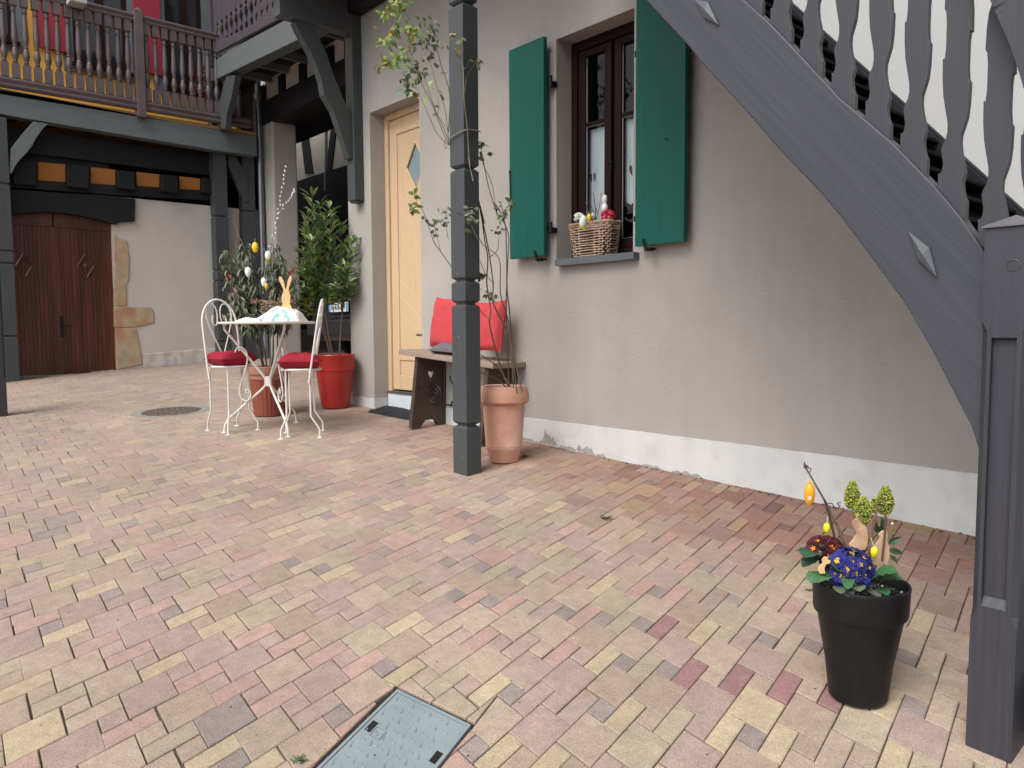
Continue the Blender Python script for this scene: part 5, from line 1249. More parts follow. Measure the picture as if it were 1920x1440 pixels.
def chair(name, label, bl, br_, fl, frr, zseat, ztop_, side_scroll=True):
    "feet: back-left, back-right, front-left, front-right"
    c_ = (bl + br_ + fl + frr) / 4; root = thing(name, label, 'chair', (c_.x, c_.y, G(c_.x, c_.y)), 'white wire café chairs')
    b_ = ((bl + br_) / 2 - (fl + frr) / 2); b_.z = 0; b_.normalize(); s_ = (br_ - bl); s_.z = 0; s_.normalize()
    sc = Vector((c_.x, c_.y, 0)) - b_ * .0
    rs = .128
    m = MB(); m.tube([sc + Vector((rs * math.cos(a), rs * math.sin(a), zseat)) for a in [2 * PI * k / 36 for k in range(36)]], .0085, 8, closed=True)
    m.lathe([(rs - .002, zseat - .003), (rs - .002, zseat + .002)], (sc.x, sc.y, 0), 36); part(m, 'seat', 'white', root, smooth=60)
    for f, isback in ((bl, 1), (br_, 1), (fl, 0), (frr, 0)):
        o = Vector((f.x - sc.x, f.y - sc.y, 0)).normalized(); zg = G(f.x, f.y)
        if isback:
            sd_ = s_ * (rs * .92 if f is br_ else -rs * .92)
            top_in = sc + b_ * rs * .55 + sd_
        else: top_in = sc + o * rs * .93
        P = [Vector((top_in.x, top_in.y, zseat - .004)), Vector((top_in.x, top_in.y, zseat - .03)), Vector((top_in.x, top_in.y, zg + .20)), Vector((top_in.x, top_in.y, zg + .15)), Vector((f.x, f.y, zg + .06)), Vector((f.x, f.y, zg + .004))]
        m = MB(); m.tube(P, .0068, 8); m.lathe([(.019, 0), (.019, .004), (.009, .008)], (f.x, f.y, zg), 12); part(m, 'leg', 'white', root, smooth=60)
    # back hoop, leaning back a little
    hw = rs * .98; base = sc + b_ * rs * .45; H = ztop_ - zseat
    def BP(a, h): return base + s_ * a + b_ * (.02 + .075 * h / H) + Vector((0, 0, zseat + h))
    P = [BP(-hw, -.09)] + [BP(-hw * 1.03, h) for h in (0, H * .3, H * .55)] + [BP(-hw * 1.03 * math.cos(t), H * .62 + H * .38 * math.sin(t)) for t in [PI * k / 14 for k in range(1, 14)]] + [BP(hw * 1.03, h) for h in (H * .55, H * .3, 0)] + [BP(hw, -.09)]
    m = MB(); m.tube(P, .0075, 8); part(m, 'back_hoop', 'white', root, smooth=60)
    m = MB()
    for sg in (-1, 1):
        q = [BP(0, H * .13)] + [BP(sg * hw * a, H * b) for a, b in ((.22, .3), (.5, .5), (.72, .68), (.74, .82), (.55, .92), (.30, .93), (.12, .85), (.10, .72), (.20, .62), (.36, .62), (.42, .70), (.34, .76))]
        m.tube(smooth_path(q, 5), .0045, 7)
    m.tube([BP(0, H * .13), BP(0, .0)], .0045, 7); part(m, 'back_scroll', 'white', root, smooth=60)
    return root, sc, s_, b_
def P_(px, py): return onG(px, py)
zs1 = onD(430, 687, 5.47).z; zt1 = onD(412, 562, 5.6).z
chl = chair('bistro_chair', 'white wire chair left of the table, its heart shaped back fully visible', P_(390, 808), P_(445, 799), P_(428, 816), P_(484, 806), zs1, zt1)
zs2 = onD(565, 692, 5.3).z; zt2c = onD(610, 562, 5.3).z
chr_ = chair('bistro_chair', 'white wire chair right of the table, its back seen edge on', P_(600, 821), P_(606, 808), P_(527, 824), P_(537, 812), zs2, zt2c)
for (root, sc, s_, b_), zz, lab, sd in ((chl, zs1, 'crimson seat cushion on the left café chair', 3), (chr_, zs2, 'crimson seat cushion on the right café chair', 8)):
    cushion('seat_cushion', lab, sc + Vector((0, 0, zz + .055)) - b_ * .004, s_, b_, .135, .135, .062, 'crimson', group='crimson seat cushions', seed=sd, puff=.85)

# cloth on the table
m = MB(); N1, N2 = 46, 30; vs = []
dF = Vector((FW.x, FW.y, 0)).normalized(); dR = Vector((CR.x, CR.y, 0)).normalized()
for i in range(N1 + 1):
    for j in range(N2 + 1):
        s, t = i / N1, j / N2
        a = -.175 + .44 * s; b = -.16 + .26 * t
        prof_h = .014 + .012 * math.exp(-((s - .12) / .06) ** 2) + .088 * math.exp(-((s - .60) / .19) ** 2) + .055 * math.exp(-((s - .88) / .16) ** 2)
        e = max(0, min(1, 4.5 * min(t, 1 - t))) ** .7 * max(0, min(1, 14 * min(s, 1 - s))) ** .4
        h = prof_h * e * (1 - .25 * abs(t - .5)) + .010 * noise.noise(Vector((s * 7, t * 5, 3))) * e + .004 * noise.noise(Vector((s * 20, t * 14, 7))) * e
        p = Vector((tc_.x, tc_.y, tz + .004)) + dR * (a + .015 * noise.noise(Vector((t * 4, s * 2, 1)))) + dF * (b + .015 * noise.noise(Vector((s * 5, 0, 2)))); vs.append(p + Vector((0, 0, max(0, h))))
o0 = len(m.v); m.v += [tuple(v) for v in vs]
for i in range(N1):
    for j in range(N2):
        s, t = i / N1, j / N2
        m.f.append([i * (N2 + 1) + j, (i + 1) * (N2 + 1) + j, (i + 1) * (N2 + 1) + j + 1, i * (N2 + 1) + j + 1]); m.mi.append(0)
        c_ = (.74, .74, .73, 1); nz_ = noise.noise(Vector((s * 16, t * 12, 5)))
        if (.38 < s < .46 and nz_ > .12): c_ = (.22, .28, .60, 1)
        elif (.55 < s < .88 and nz_ > .18): c_ = (.24, .50, .42, 1)
        elif (s < .2 and nz_ > .38): c_ = (.25, .30, .27, 1)
        m.c.append(c_)
clo = m.build('tablecloth', attr_mat('printed_cloth', .9, .04, 30, .3, 600, .0008, .2, blotch=0), smooth=70, loc=(tc_.x, tc_.y, tz)); tag(clo, 'crumpled white cloth with green and blue print on the café table', 'cloth')

# rabbit cut-out and nest behind the cloth
def cutout(name, label, base, pts, thick, face, mt, cat='figure', eyes=None):
    root = thing(name, label, cat, base)
    m = MB(); n = Vector(face).cross(Vector((0, 0, 1))).normalized()   # in-plane axis
    f = Vector(face).normalized()
    P = [Vector(base) + n * a + Vector((0, 0, b)) for a, b in pts]; m.prism(P, f * thick); part(m, 'body', mt, root, bevel=.0015)
    if eyes:
        e = MB()
        for a, b in eyes: e.lathe([(.006, 0), (.005, .002), (.001, .003)], Vector(base) + n * a + Vector((0, 0, b)) - f * .001, 12, ax=-f)
        part(e, 'eye', 'ink', root)
    return root
fdir = dF
def ell(cx, cy, rx, ry, a0, a1, n=8): return [(cx + rx * math.cos(a0 + (a1 - a0) * i / n), cy + ry * math.sin(a0 + (a1 - a0) * i / n)) for i in range(n + 1)]
pxs = 5.42 / 1450
def rp(pts, cx, by): return [((a - cx) * pxs, (by - b) * pxs) for a, b in pts]
rab = [(528, 590), (526, 583), (528, 575), (531, 570), (529, 563), (530, 553), (533, 547), (532, 540), (528, 532), (525, 524), (526, 519), (530, 520), (534, 528), (536, 538), (537.5, 545), (539, 538), (541, 528), (545, 519), (548.5, 518), (549, 524), (546, 533), (543, 541), (543.5, 548), (546, 555), (545, 563), (544, 570), (547, 575), (548, 583), (547, 590)]
bz = onD(537, 590, 5.42)
cutout('rabbit_figure', 'pale wooden rabbit cut-out with upright ears standing behind the cloth on the table', onD(537, 606, 5.42), rp(rab, 537, 606) , .008, fdir, 'blond', eyes=[(-.010, .085), (.012, .085)])
nb = onD(520, 604, 5.56)
m = MB()
for k in range(170):
    a = random.random() * 2 * PI; r = .085 + random.gauss(0, .012); z = random.uniform(.015, .165); r += .03 * z / .16
    P = [Vector((nb.x + r * math.cos(a + t), nb.y + r * math.sin(a + t), nb.z - .008 + z + random.gauss(0, .008))) for t in (0, .25, .5, .8)]
    m.col = random.choice([(.20, .12, .07, 1), (.27, .17, .10, 1), (.13, .08, .05, 1), (.33, .23, .14, 1)]); m.tube(P, .0028, 4)
m.lathe([(.07, -.006), (.085, .02), (.088, .12)], nb, 16)
nst = m.build('nest', M['stem'], loc=nb); tag(nst, 'round nest of brown twigs on the far side of the café table', 'nest')

# ---------------------------------------------------------------- eggs
def egg(px, py, D, hpx, col, lab, col2=None, string=None, group='eggs hanging in the brown pot shrub', tilt=(0, 0, 1), name='easter_egg', fat=.58):
    c_ = onD(px, py, D); h = hpx * D / 1450 / 2
    root = thing(name, lab, 'egg', c_, group)
    m = MB(); n = 14; prof = []
    for i in range(n + 1):
        t = PI * i / n; z = -math.cos(t) * h; r = math.sin(t) * h * fat * (1 - .14 * math.cos(PI - t) * -1)
        prof.append((max(r, .0002), z))
    for (r, z), (r2, z2) in zip(prof[:-1], prof[1:]):
        m.col = col2 if (col2 and z < -h * .45) else col; m.lathe([(r, z), (r2, z2)], c_, 18, cap=False, ax=tilt)
    part(m, 'shell', 'egg', root, smooth=80)
    if string:
        s = onD(string[0], string[1], D); m = MB(); m.tube([c_ + Vector(tilt) * h * .98, (c_ + s) / 2 + Vector((0, 0, .004)), s], .0012, 5); part(m, 'string', mat('thread', (.5, .45, .3, 1)) if 'thread' not in bpy.data.materials else bpy.data.materials['thread'], root)
    return root
YEL = (.80, .55, .01, 1); WHI = (.78, .80, .80, 1); ORA = (.80, .40, .01, 1)
DP = 6.0
egg(478.5, 464, 5.85, 20, YEL, 'bright yellow egg hanging highest over the café table', string=(478, 447))
egg(502.5, 480, 5.85, 19, WHI, 'white egg with a yellow end hanging near the drain pipe', (.65, .65, .1, 1), (494, 466))
egg(465, 510, 5.85, 19, WHI, 'plain white egg hanging lowest on the left of the shrub', None, (465, 480))
egg(494.5, 529, 5.85, 17, WHI, 'small white egg hanging just beside the orange one', None, (497, 505))
egg(499.5, 537, 5.80, 12, ORA, 'tiny orange egg on a yellow ribbon over the nest', None, (499, 515))

# ================================================================ potted shrubs behind the table
def pot(root, base, H, prof, mt, rimmt=None, fl=0):
    m = MB(); m.lathe(prof, base, 56, cap=False)
    if fl:
        pass
    return part(m, 'pot', mt, root, smooth=35)
bp0 = onG(497, 783); bp0 = Vector((bp0.x, bp0.y, 0)) + dF * .12; bp0.z = G(bp0.x, bp0.y)
Db = (bp0 - CAM).dot(FW)
Hb = onD(497, 686, Db).z - bp0.z; rt_ = 37 / 1450 * Db; rb_ = 27 / 1450 * Db
sh = thing('potted_shrub', 'wilting grey leaved shrub in a ribbed brown pot behind the café table', 'potted plant', bp0)
m = MB(); vs = []; seg = 96
rows = [(rb_, .0), (rb_ * 1.02, .01), (rt_ * .93, Hb * .74)]
for r, z in rows:
    for k in range(seg): a = 2 * PI * k / seg; rr = r * (1 + (.018 if (k // 2) % 2 else 0)); vs.append((bp0.x + rr * math.cos(a), bp0.y + rr * math.sin(a), bp0.z + z))
m.add(vs, [(i * seg + k, i * seg + (k + 1) % seg, (i + 1) * seg + (k + 1) % seg, (i + 1) * seg + k) for i in range(2) for k in range(seg)])
part(m, 'pot', 'brownpot', sh)
m = MB(); m.lathe([(rt_ * .94, Hb * .735), (rt_ * .99, Hb * .75), (rt_ * 1.0, Hb * .84), (rt_ * 1.07, Hb * .85), (rt_ * 1.08, Hb * .99), (rt_ * 1.05, Hb), (rt_ * .98, Hb * .985), (rt_ * .95, Hb * .85)], bp0, 48, cap=False); part(m, 'pot_rim', 'rimpot', sh, smooth=35)
m = MB(); m.lathe([(rt_ * .97, Hb * .88), (rt_ * .5, Hb * .90), (.001, Hb * .91)], bp0, 24, cap=False); part(m, 'soil', 'soil', sh)
def shrub(root, base, tips, pal, lsize, nl, wid=.32, rstem=.006, dropping=False, leafy_from=.35, seed=1, stemcol=(.07, .05, .035, 1), dens=.03, up=.9, trunks=4, fork=.4, spread=.07):
    rnd = random.Random(seed); sm, lm = MB(), MB()
    cen = sum((Vector(t) for t in tips), Vector()) / len(tips); base = Vector(base); forks = []
    for k in range(trunks):
        a = 2 * PI * k / trunks + .5; off = (CR * math.cos(a) + FW * math.sin(a)) * spread
        b0 = base + off * .35; fk = base + (cen - base) * fork + off * 1.0
        P = smooth_path([b0, b0.lerp(fk, .5) + Vector((rnd.gauss(0, .012), rnd.gauss(0, .012), 0)), fk], 5); sm.col = stemcol; sm.tube(P, [rstem * 1.3, rstem], 7); forks.append(fk)
    for tip in tips:
        tip = Vector(tip); fk = min(forks, key=lambda f: ((f - tip) - Vector((0, 0, (f - tip).z))).length + rnd.random() * .1)
        midp = fk.lerp(tip, .5) + Vector((rnd.gauss(0, .02), rnd.gauss(0, .02), .02))
        P = smooth_path([fk, midp, tip], 10); sm.col = stemcol; sm.tube(P, [rstem * .7, rstem * .3], 6)
        for i, q in enumerate(P):
            t = i / (len(P) - 1)
            if t < leafy_from: continue
            ax = (P[min(i + 1, len(P) - 1)] - P[max(i - 1, 0)]).normalized()
            for _ in range(nl):
                a = rnd.random() * 2 * PI; o = ax.orthogonal().normalized(); o.rotate(Matrix.Rotation(a, 3, ax))
                d = o + ax * (up if not dropping else -.3) + Vector((0, 0, -1.0 if dropping else .1)) * rnd.random()
                lm.col = rnd.choice(pal); off = o * rnd.random() * dens
                lm.leaf(q + off + ax * rnd.gauss(0, .012), d, ax + Vector((0, 0, .5)), lsize * rnd.uniform(.65, 1.2), lsize * rnd.uniform(.22, .33), .25, .4 if dropping else .2)
    return sm, lm
dull = [(.10, .13, .08, 1), (.15, .17, .12, 1), (.08, .12, .06, 1), (.19, .20, .15, 1), (.14, .10, .07, 1), (.09, .11, .07, 1), (.11, .14, .08, 1)]
tipsb = [onD(a, b, Db + c_) for a, b, c_ in ((424, 470, 0), (418, 500, .1), (432, 540, -.1), (452, 470, .1), (458, 455, 0), (470, 500, .15), (480, 530, 0), (448, 560, -.1), (500, 500, .1), (518, 460, .1), (508, 480, 0), (530, 500, 0), (545, 520, .1), (552, 540, -.05), (490, 560, .1), (536, 560, .1), (425, 590, 0), (455, 600, -.1), (520, 590, .1), (515, 540, 0), (540, 590, .05), (470, 575, .0))]
sm, lm = shrub(sh, bp0 + Vector((0, 0, Hb * .9)), tipsb, dull, .075, 6, dropping=True, leafy_from=.2, trunks=6, fork=.42, spread=.10, seed=3, dens=.05, stemcol=(.05, .04, .03, 1))
for (a, b) in ((428, 515), (443, 563), (473, 562), (548, 505), (440, 545)):
    p = onD(a, b, Db - .12)
    for k in range(7): lm.col = random.choice([(.35, .06, .03, 1), (.5, .2, .17, 1), (.25, .05, .03, 1)]); lm.leaf(p + Vector((random.gauss(0, .01),) * 3), (random.gauss(0, .5), random.gauss(0, .5), -1), (1, 0, 0), .045, .016)
part(sm, 'stems', 'stem', sh); part(lm, 'leaves', 'leaf', sh)
# bare twigs with catkins pushed into the pot
for pts, nm in (([(508, 690), (506, 560), (512, 470), (520, 410), (528, 360), (536, 313)], 1), ([(507, 690), (505, 600), (500, 520), (520, 410), (545, 372), (552, 355)], 0), ([(500, 690), (480, 560), (462, 480), (447, 440), (440, 421)], 0), ([(497, 690), (470, 600), (450, 520), (441, 450)], 0)):
    m = MB(); P = smooth_path([onD(a, b, Db + .02) for a, b in pts], 6); m.col = (.22, .19, .16, 1); m.tube(P, [.004, .0012], 6)
    if pts[-1][1] < 400:
        for q in P[14:]: m.col = (.75, .73, .70, 1); m.lathe([(.001, -.010), (.007, 0), (.001, .012)], q + Vector((random.gauss(0, .006), random.gauss(0, .006), 0)), 8, ax=(random.gauss(0, .3), random.gauss(0, .3), 1))
    part(m, 'bare_twig', 'stem', sh)
# laurel in the red pot
rp0 = onG(622, 770); rp0 = Vector((rp0.x, rp0.y, 0)) + dF * .15; rp0.z = G(rp0.x, rp0.y); Dr = (rp0 - CAM).dot(FW)
Hr = onD(622, 664, Dr).z - rp0.z; R1 = 37 / 1450 * Dr; R0_ = 25 / 1450 * Dr
ls = thing('potted_laurel', 'tall glossy green laurel in a large red pot at the house corner', 'potted plant', rp0)
m = MB(); m.lathe([(R0_ * .9, 0), (R0_, .006), (R0_ * 1.15, Hr * .2), (R1 * .93, Hr * .62), (R1 * .955, Hr * .70), (R1 * .985, Hr * .705), (R1, Hr * .97), (R1 * 1.02, Hr * .985), (R1 * 1.0, Hr), (R1 * .95, Hr * .99), (R1 * .93, Hr * .9)], rp0, 56, cap=False); part(m, 'pot', 'redpot', ls, smooth=35)
m = MB(); m.lathe([(R1 * .94, Hr * .92), (R1 * .5, Hr * .94), (.001, Hr * .93)], rp0, 24, cap=False); part(m, 'soil', 'soil', ls)
lau = [(.15, .25, .07, 1), (.11, .20, .05, 1), (.24, .33, .12, 1), (.06, .13, .05, 1), (.24, .29, .10, 1), (.07, .13, .07, 1)]
tipsr = [onD(a, b, Dr + c_) for a, b, c_ in ((585, 368, 0), (600, 385, .1), (620, 388, -.05), (575, 400, .1), (572, 430, 0), (570, 470, .1), (566, 500, 0), (585, 450, -.1), (600, 440, 0), (640, 420, .05), (630, 460, 0), (595, 490, .1), (578, 520, 0), (572, 545, -.05), (612, 470, .1), (605, 520, 0), (590, 560, .1), (660, 450, -.1), (645, 500, -.1), (635, 540, -.05), (655, 530, -.1), (580, 580, .05), (625, 560, 0), (565, 560, 0), (590, 410, .05), (610, 410, 0))]
sm, lm = shrub(ls, rp0 + Vector((0, 0, Hr * .92)), tipsr, lau, .105, 3, leafy_from=.34, trunks=3, fork=.42, spread=.11, seed=11, dens=.02, stemcol=(.10, .065, .05, 1), rstem=.007, up=1.0)
for k in range(10):
    lm.col = (.30, .25, .03, 1); p = onD(random.uniform(572, 590), random.uniform(560, 600), Dr - .1); lm.leaf(p, (random.gauss(0, 1), random.gauss(0, 1), .2), (0, 0, 1), .08, .028)
part(sm, 'stems', 'stem', ls); part(lm, 'leaves', 'leaf', ls)

# ================================================================ basket on the sill
bk0 = onY(1118, 470, WY + .06); bkz = wb + .006
bkL, bkR = onY(1073, 430, WY + .03).x, onY(1148, 430, WY + .03).x
bcx = (bkL + bkR) / 2; bcy = WY + .055; bw = (bkR - bkL) / 2; bd = .072; bhh = onY(1100, 421, WY + .03).z - bkz - .0
bk = thing('wicker_basket', 'rectangular wicker basket standing on the window sill', 'basket', (bcx, bcy, bkz))
def rr_pt(t, w_, d_):
    "rounded rectangle perimeter, t 0..1"
    a = 2 * PI * t; c_, s = math.cos(a), math.sin(a); e = .45
    return w_ * math.copysign(abs(c_) ** e, c_), d_ * math.copysign(abs(s) ** e, s)
m = MB(); ns = 24; rows = 13
for r in range(rows):
    z = bkz + .008 + (bhh - .02) * r / (rows - 1); k = .86 + .14 * r / (rows - 1); P = []
    for i in range(ns * 4):
        t = i / (ns * 4); off = .0055 * math.cos(PI * (t * ns + r)); x, y = rr_pt(t, bw * k + off, bd * k + off); P.append((bcx + x, bcy + y, z + .0012 * math.sin(t * 40 + r)))
    m.tube(P, .0040, 6, closed=True)
for i in range(ns):
    x0_, y0_ = rr_pt((i + .5) / ns, bw * .86, bd * .86); x1_, y1_ = rr_pt((i + .5) / ns, bw, bd); m.tube([(bcx + x0_, bcy + y0_, bkz), (bcx + x1_, bcy + y1_, bkz + bhh)], .0028, 5)
for q in range(2):
    P = []
    for i in range(120):
        t = i / 120; x, y = rr_pt(t, bw + .002 + .004 * math.cos(60 * PI * t + q * PI), bd + .002 + .004 * math.cos(60 * PI * t + q * PI)); P.append((bcx + x, bcy + y, bkz + bhh + .005 * math.sin(60 * PI * t + q * PI)))
    m.tube(P, .0052, 6, closed=True)
part(m, 'woven_sides', 'wicker', bk, smooth=60)
m = MB(); m.box((bcx - bw * .84, bcy - bd * .8, bkz + .001), (bcx + bw * .84, bcy + bd * .8, bkz + bhh * .8)); part(m, 'soil', 'soil', bk)
zt_b = bkz + bhh
def petals(m, c_, nrm, r, cols, center, n=5):
    nrm = Vector(nrm).normalized(); u = nrm.orthogonal().normalized(); v = nrm.cross(u); a0 = random.random() * 6
    for k in range(n):
        a = a0 + 2 * PI * k / n; d = u * math.cos(a) + v * math.sin(a); e = -u * math.sin(a) + v * math.cos(a)
        m.col = random.choice(cols); up = nrm * r * random.uniform(.1, .35)
        m.add([c_, c_ + d * r * .5 + e * r * .42 + up * .4, c_ + d * r * .92 + e * r * .46 + up, c_ + d * r * 1.0 + up * .7, c_ + d * r * .92 - e * r * .46 + up, c_ + d * r * .5 - e * r * .42 + up * .4], [(0, 1, 2, 3), (0, 3, 4, 5)])
    if center:
        m.col = center; m.lathe([(r * .20, r * .08), (r * .15, r * .14), (.0003, r * .16)], c_, 8, ax=nrm, cap=False)
        for k in range(5):
            a = a0 + 2 * PI * k / 5; d = u * math.cos(a) + v * math.sin(a); e = -u * math.sin(a) + v * math.cos(a)
            m.add([c_ + nrm * r * .09 + d * r * .1, c_ + d * r * .28 + e * r * .10 + nrm * r * .14, c_ + d * r * .38 + nrm * r * .18, c_ + d * r * .28 - e * r * .10 + nrm * r * .14], [(0, 1, 2, 3)])
def primula(name, label, c_, R, cols, center, n, fr, leafcol, nleaf, lL, pl_mat='petal', lift=.0, cat='flowers', group=None):
    root = thing(name, label, cat, c_, group); c_ = Vector(c_)
    m = MB(); tow = (Vector((0, 0, .9)) - dF * .8).normalized()
    for k in range(n):
        q = None
        while q is None or q.dot(tow) < -.15: q = Vector((random.gauss(0, 1), random.gauss(0, 1), random.gauss(0, 1))).normalized()
        nrm = q + tow * .3; q = c_ + Vector((q.x * R, q.y * R, q.z * R * .85 + lift))
        petals(m, q, nrm, fr * random.uniform(.85, 1.15), cols, center)
    part(m, 'blossoms', pl_mat, root)
    m = MB()
    for k in range(nleaf):
        a = 2 * PI * k / nleaf + random.random() * .5; m.col = random.choice(leafcol)
        d = Vector((math.cos(a), math.sin(a), random.uniform(.05, .45))); bigleaf(m, c_ + Vector((math.cos(a), math.sin(a), 0)) * R * .45 + Vector((0, 0, lift * .4)), d, lL * random.uniform(.8, 1.15), lL * .58)
    part(m, 'leaves', 'leaf', root, smooth=50)
    return root
def bigleaf(m, p, d, L, W):
    "broad crinkled leaf"
    d = Vector(d).normalized(); sd_ = d.cross(Vector((0, 0, 1))).normalized(); n = sd_.cross(d); nu, nv = 10, 6; vs = []
    for i in range(nu + 1):
        t = i / nu; w_ = W * .5 * (math.sin(PI * min(1, t * .97 + .03)) ** .55) * (.55 + .6 * t) * (1.0 if t < .92 else .75)
        for j in range(nv + 1):
            s = -1 + 2 * j / nv; q = p + d * L * t - Vector((0, 0, 1)) * L * .38 * t * t + sd_ * w_ * s + n * (abs(s) * w_ * .25 + L * .022 * math.sin(t * 34) * abs(s) + L * .01 * math.sin(s * 9 + t * 20))
            vs.append(q)
    m.add(vs, [(i * (nv + 1) + j, (i + 1) * (nv + 1) + j, (i + 1) * (nv + 1) + j + 1, i * (nv + 1) + j + 1) for i in range(nu) for j in range(nv)])
GL = [(.05, .13, .045, 1), (.07, .17, .06, 1), (.04, .10, .04, 1)]
q1 = onY(1140, 405, bcy)
primula('primrose', 'magenta primrose at the right end of the wicker basket', (q1.x, bcy, zt_b + .005), .034, [(.62, .01, .12, 1), (.50, .008, .10, 1)], (.85, .55, .02, 1), 16, .019, GL, 5, .03, lift=.03)
q2 = onY(1098, 405, bcy)
primula('primrose', 'white primrose at the left end of the wicker basket', (q2.x - .02, bcy - .035, zt_b + .012), .022, [(.8, .82, .78, 1)], (.85, .6, .05, 1), 10, .019, [(.06, .09, .06, 1)], 6, .04, lift=.03)
De = (Vector((bcx, WY + .0, zt_b)) - CAM).dot(FW)
egg(1093.5, 417, De - .08, 26, (.70, .80, .76, 1), 'pale blue egg with a lime end hanging over the basket rim', (.70, .75, .12, 1), None, group='eggs in the sill basket', tilt=(.15, 0, 1))
egg(1105, 409, De - .0, 17, (.82, .52, .02, 1), 'small yellow egg between the white primrose and the basket twigs', None, (1103, 396), group='eggs in the sill basket')
egg(1112.5, 407, De + .02, 17, (.42, .50, .48, 1), 'small grey green egg in the basket middle', None, (1110, 395), group='eggs in the sill basket')
m = MB()
for a, b, c_, d in ((1103, 405, 1098, 378), (1106, 405, 1105, 374), (1117, 412, 1113, 361), (1114, 400, 1107, 385), (1118, 412, 1127, 366), (1119, 398, 1116, 388), (1101, 398, 1099, 390)):
    m.col = (.05, .045, .035, 1) if a != 1118 else (.25, .16, .08, 1); m.tube([onY(a, b, bcy), onY((a + c_) / 2 + 1, (b + d) / 2, bcy), onY(c_, d, bcy)], [.0028, .0016], 6)
m.col = (.5, .25, .1, 1); m.leaf(onY(1126, 368, bcy), (.3, 0, 1), (0, -1, 0), .025, .01)
o = m.build('twig_bunch', 'stem', loc=(bcx, bcy, zt_b)); tag(o, 'bare dark twigs standing up in the middle of the wicker basket', 'twigs')
# little white rabbit/egg figure at the back of the basket
qb = onY(1134, 385, bcy + .02)
m = MB(); hz_ = .028
m.lathe([(.001, -.06), (.016, -.05), (.020, -.03), (.016, -.008), (.010, -.002), (.014, .010), (.016, .024), (.012, .040), (.004, .048)], qb + Vector((0, 0, .012)), 18)
o = m.build('bird_figure', mat('white_ceramic', (.78, .76, .76, 1), .3), smooth=60, loc=qb); tag(o, 'white ceramic figure standing behind the magenta primrose', 'figure')
m = MB()
for k in range(14): m.col = (.06, .07, .06, 1); q = onY(1078 + random.random() * 14, 412 + random.gauss(0, 3), bcy - .04); m.leaf(q, (random.gauss(-.6, .4), -.3, .6), (0, 0, 1), .03, .016)
o = m.build('foliage_sprig', 'leaf', loc=onY(1084, 414, bcy)); tag(o, 'grey green leaf sprig at the left corner of the wicker basket', 'leaves')

# ================================================================ BLACK POT in front
kb = onG(1631, 1335); kb = Vector((kb.x, kb.y, 0)) + dF * .07; kb.z = G(kb.x, kb.y); Dk = (kb - CAM).dot(FW)
ztk = onD(1616, 1085, Dk).z; Hk = ztk - kb.z; Rk = 82 / 1450 * Dk; rk = 52 / 1450 * Dk
bpot = thing('planter', 'tall round black plastic planter standing on the paving beside the staircase', 'planter', kb)
ax_ = Vector((0, 0, 1))
m = MB(); m.lathe([(rk * .93, 0), (rk * .98, .004), (rk * 1.0, .012), (rk * 1.12, Hk * .30), (Rk * .90, Hk * .70), (Rk * .915, Hk * .725), (Rk * .93, Hk * .735), (Rk * .985, Hk * .745), (Rk * 1.0, Hk * .765), (Rk * 1.02, Hk * .96), (Rk * 1.03, Hk * .99), (Rk * 1.02, Hk), (Rk * .985, Hk), (Rk * .965, Hk * .985), (Rk * .95, Hk * .86)], kb, 72, cap=False); part(m, 'pot', 'blackpot', bpot, smooth=35)
m = MB(); vs = [(kb.x, kb.y, kb.z + Hk * .9)]
for ri in range(1, 7):
    for k in range(36): a = 2 * PI * k / 36; r = Rk * .965 * ri / 6; vs.append((kb.x + r * math.cos(a), kb.y + r * math.sin(a), kb.z + Hk * .90 + random.uniform(-.004, .005)))
fs = [(0, 1 + k, 1 + (k + 1) % 36) for k in range(36)]
for q in range(5): fs += [(1 + q * 36 + k, 37 + q * 36 + k, 37 + q * 36 + (k + 1) % 36, 1 + q * 36 + (k + 1) % 36) for k in range(36)]
m.add(vs, fs)
part(m, 'soil', 'soil', bpot)
m = MB()
for k in range(330):
    a = random.random() * 6.28; r = Rk * .93 * math.sqrt(random.random()); z = kb.z + Hk * .905; s = random.uniform(.0014, .0042); c_ = random.choice([.35, .5, .12, .05, .03, .03, .2]); m.col = (c_, c_ * .97, c_ * .93, 1)
    m.lathe([(s * .3, -s), (s, 0), (s * .5, s * .7)], (kb.x + r * math.cos(a), kb.y + r * math.sin(a), z), 5, ax=(random.gauss(0, .5), random.gauss(0, .5), 1))
tag(part(m, 'grit', 'gravel', bpot), kind='stuff')
zk_ = kb.z + Hk * .92
def kp(px, py, dD=0): return onD(px, py, Dk + dD)
pb = kp(1590, 1074, -.05)
primula('primrose', 'deep blue primrose with yellow centres in the black planter', pb, .052, [(.010, .011, .13, 1), (.016, .018, .19, 1), (.006, .006, .07, 1)], (.85, .50, .01, 1), 40, .0205, [(.05, .14, .06, 1)], 5, .06, lift=.012)
pr_ = kp(1546, 1042, -.01)
primula('primrose', 'dark red primrose with orange centres at the left of the black planter', pr_, .038, [(.045, .004, .008, 1), (.07, .006, .010, 1)], (.85, .30, .01, 1), 18, .0185, [(.03, .08, .045, 1)], 6, .075, lift=.012)
m = MB()
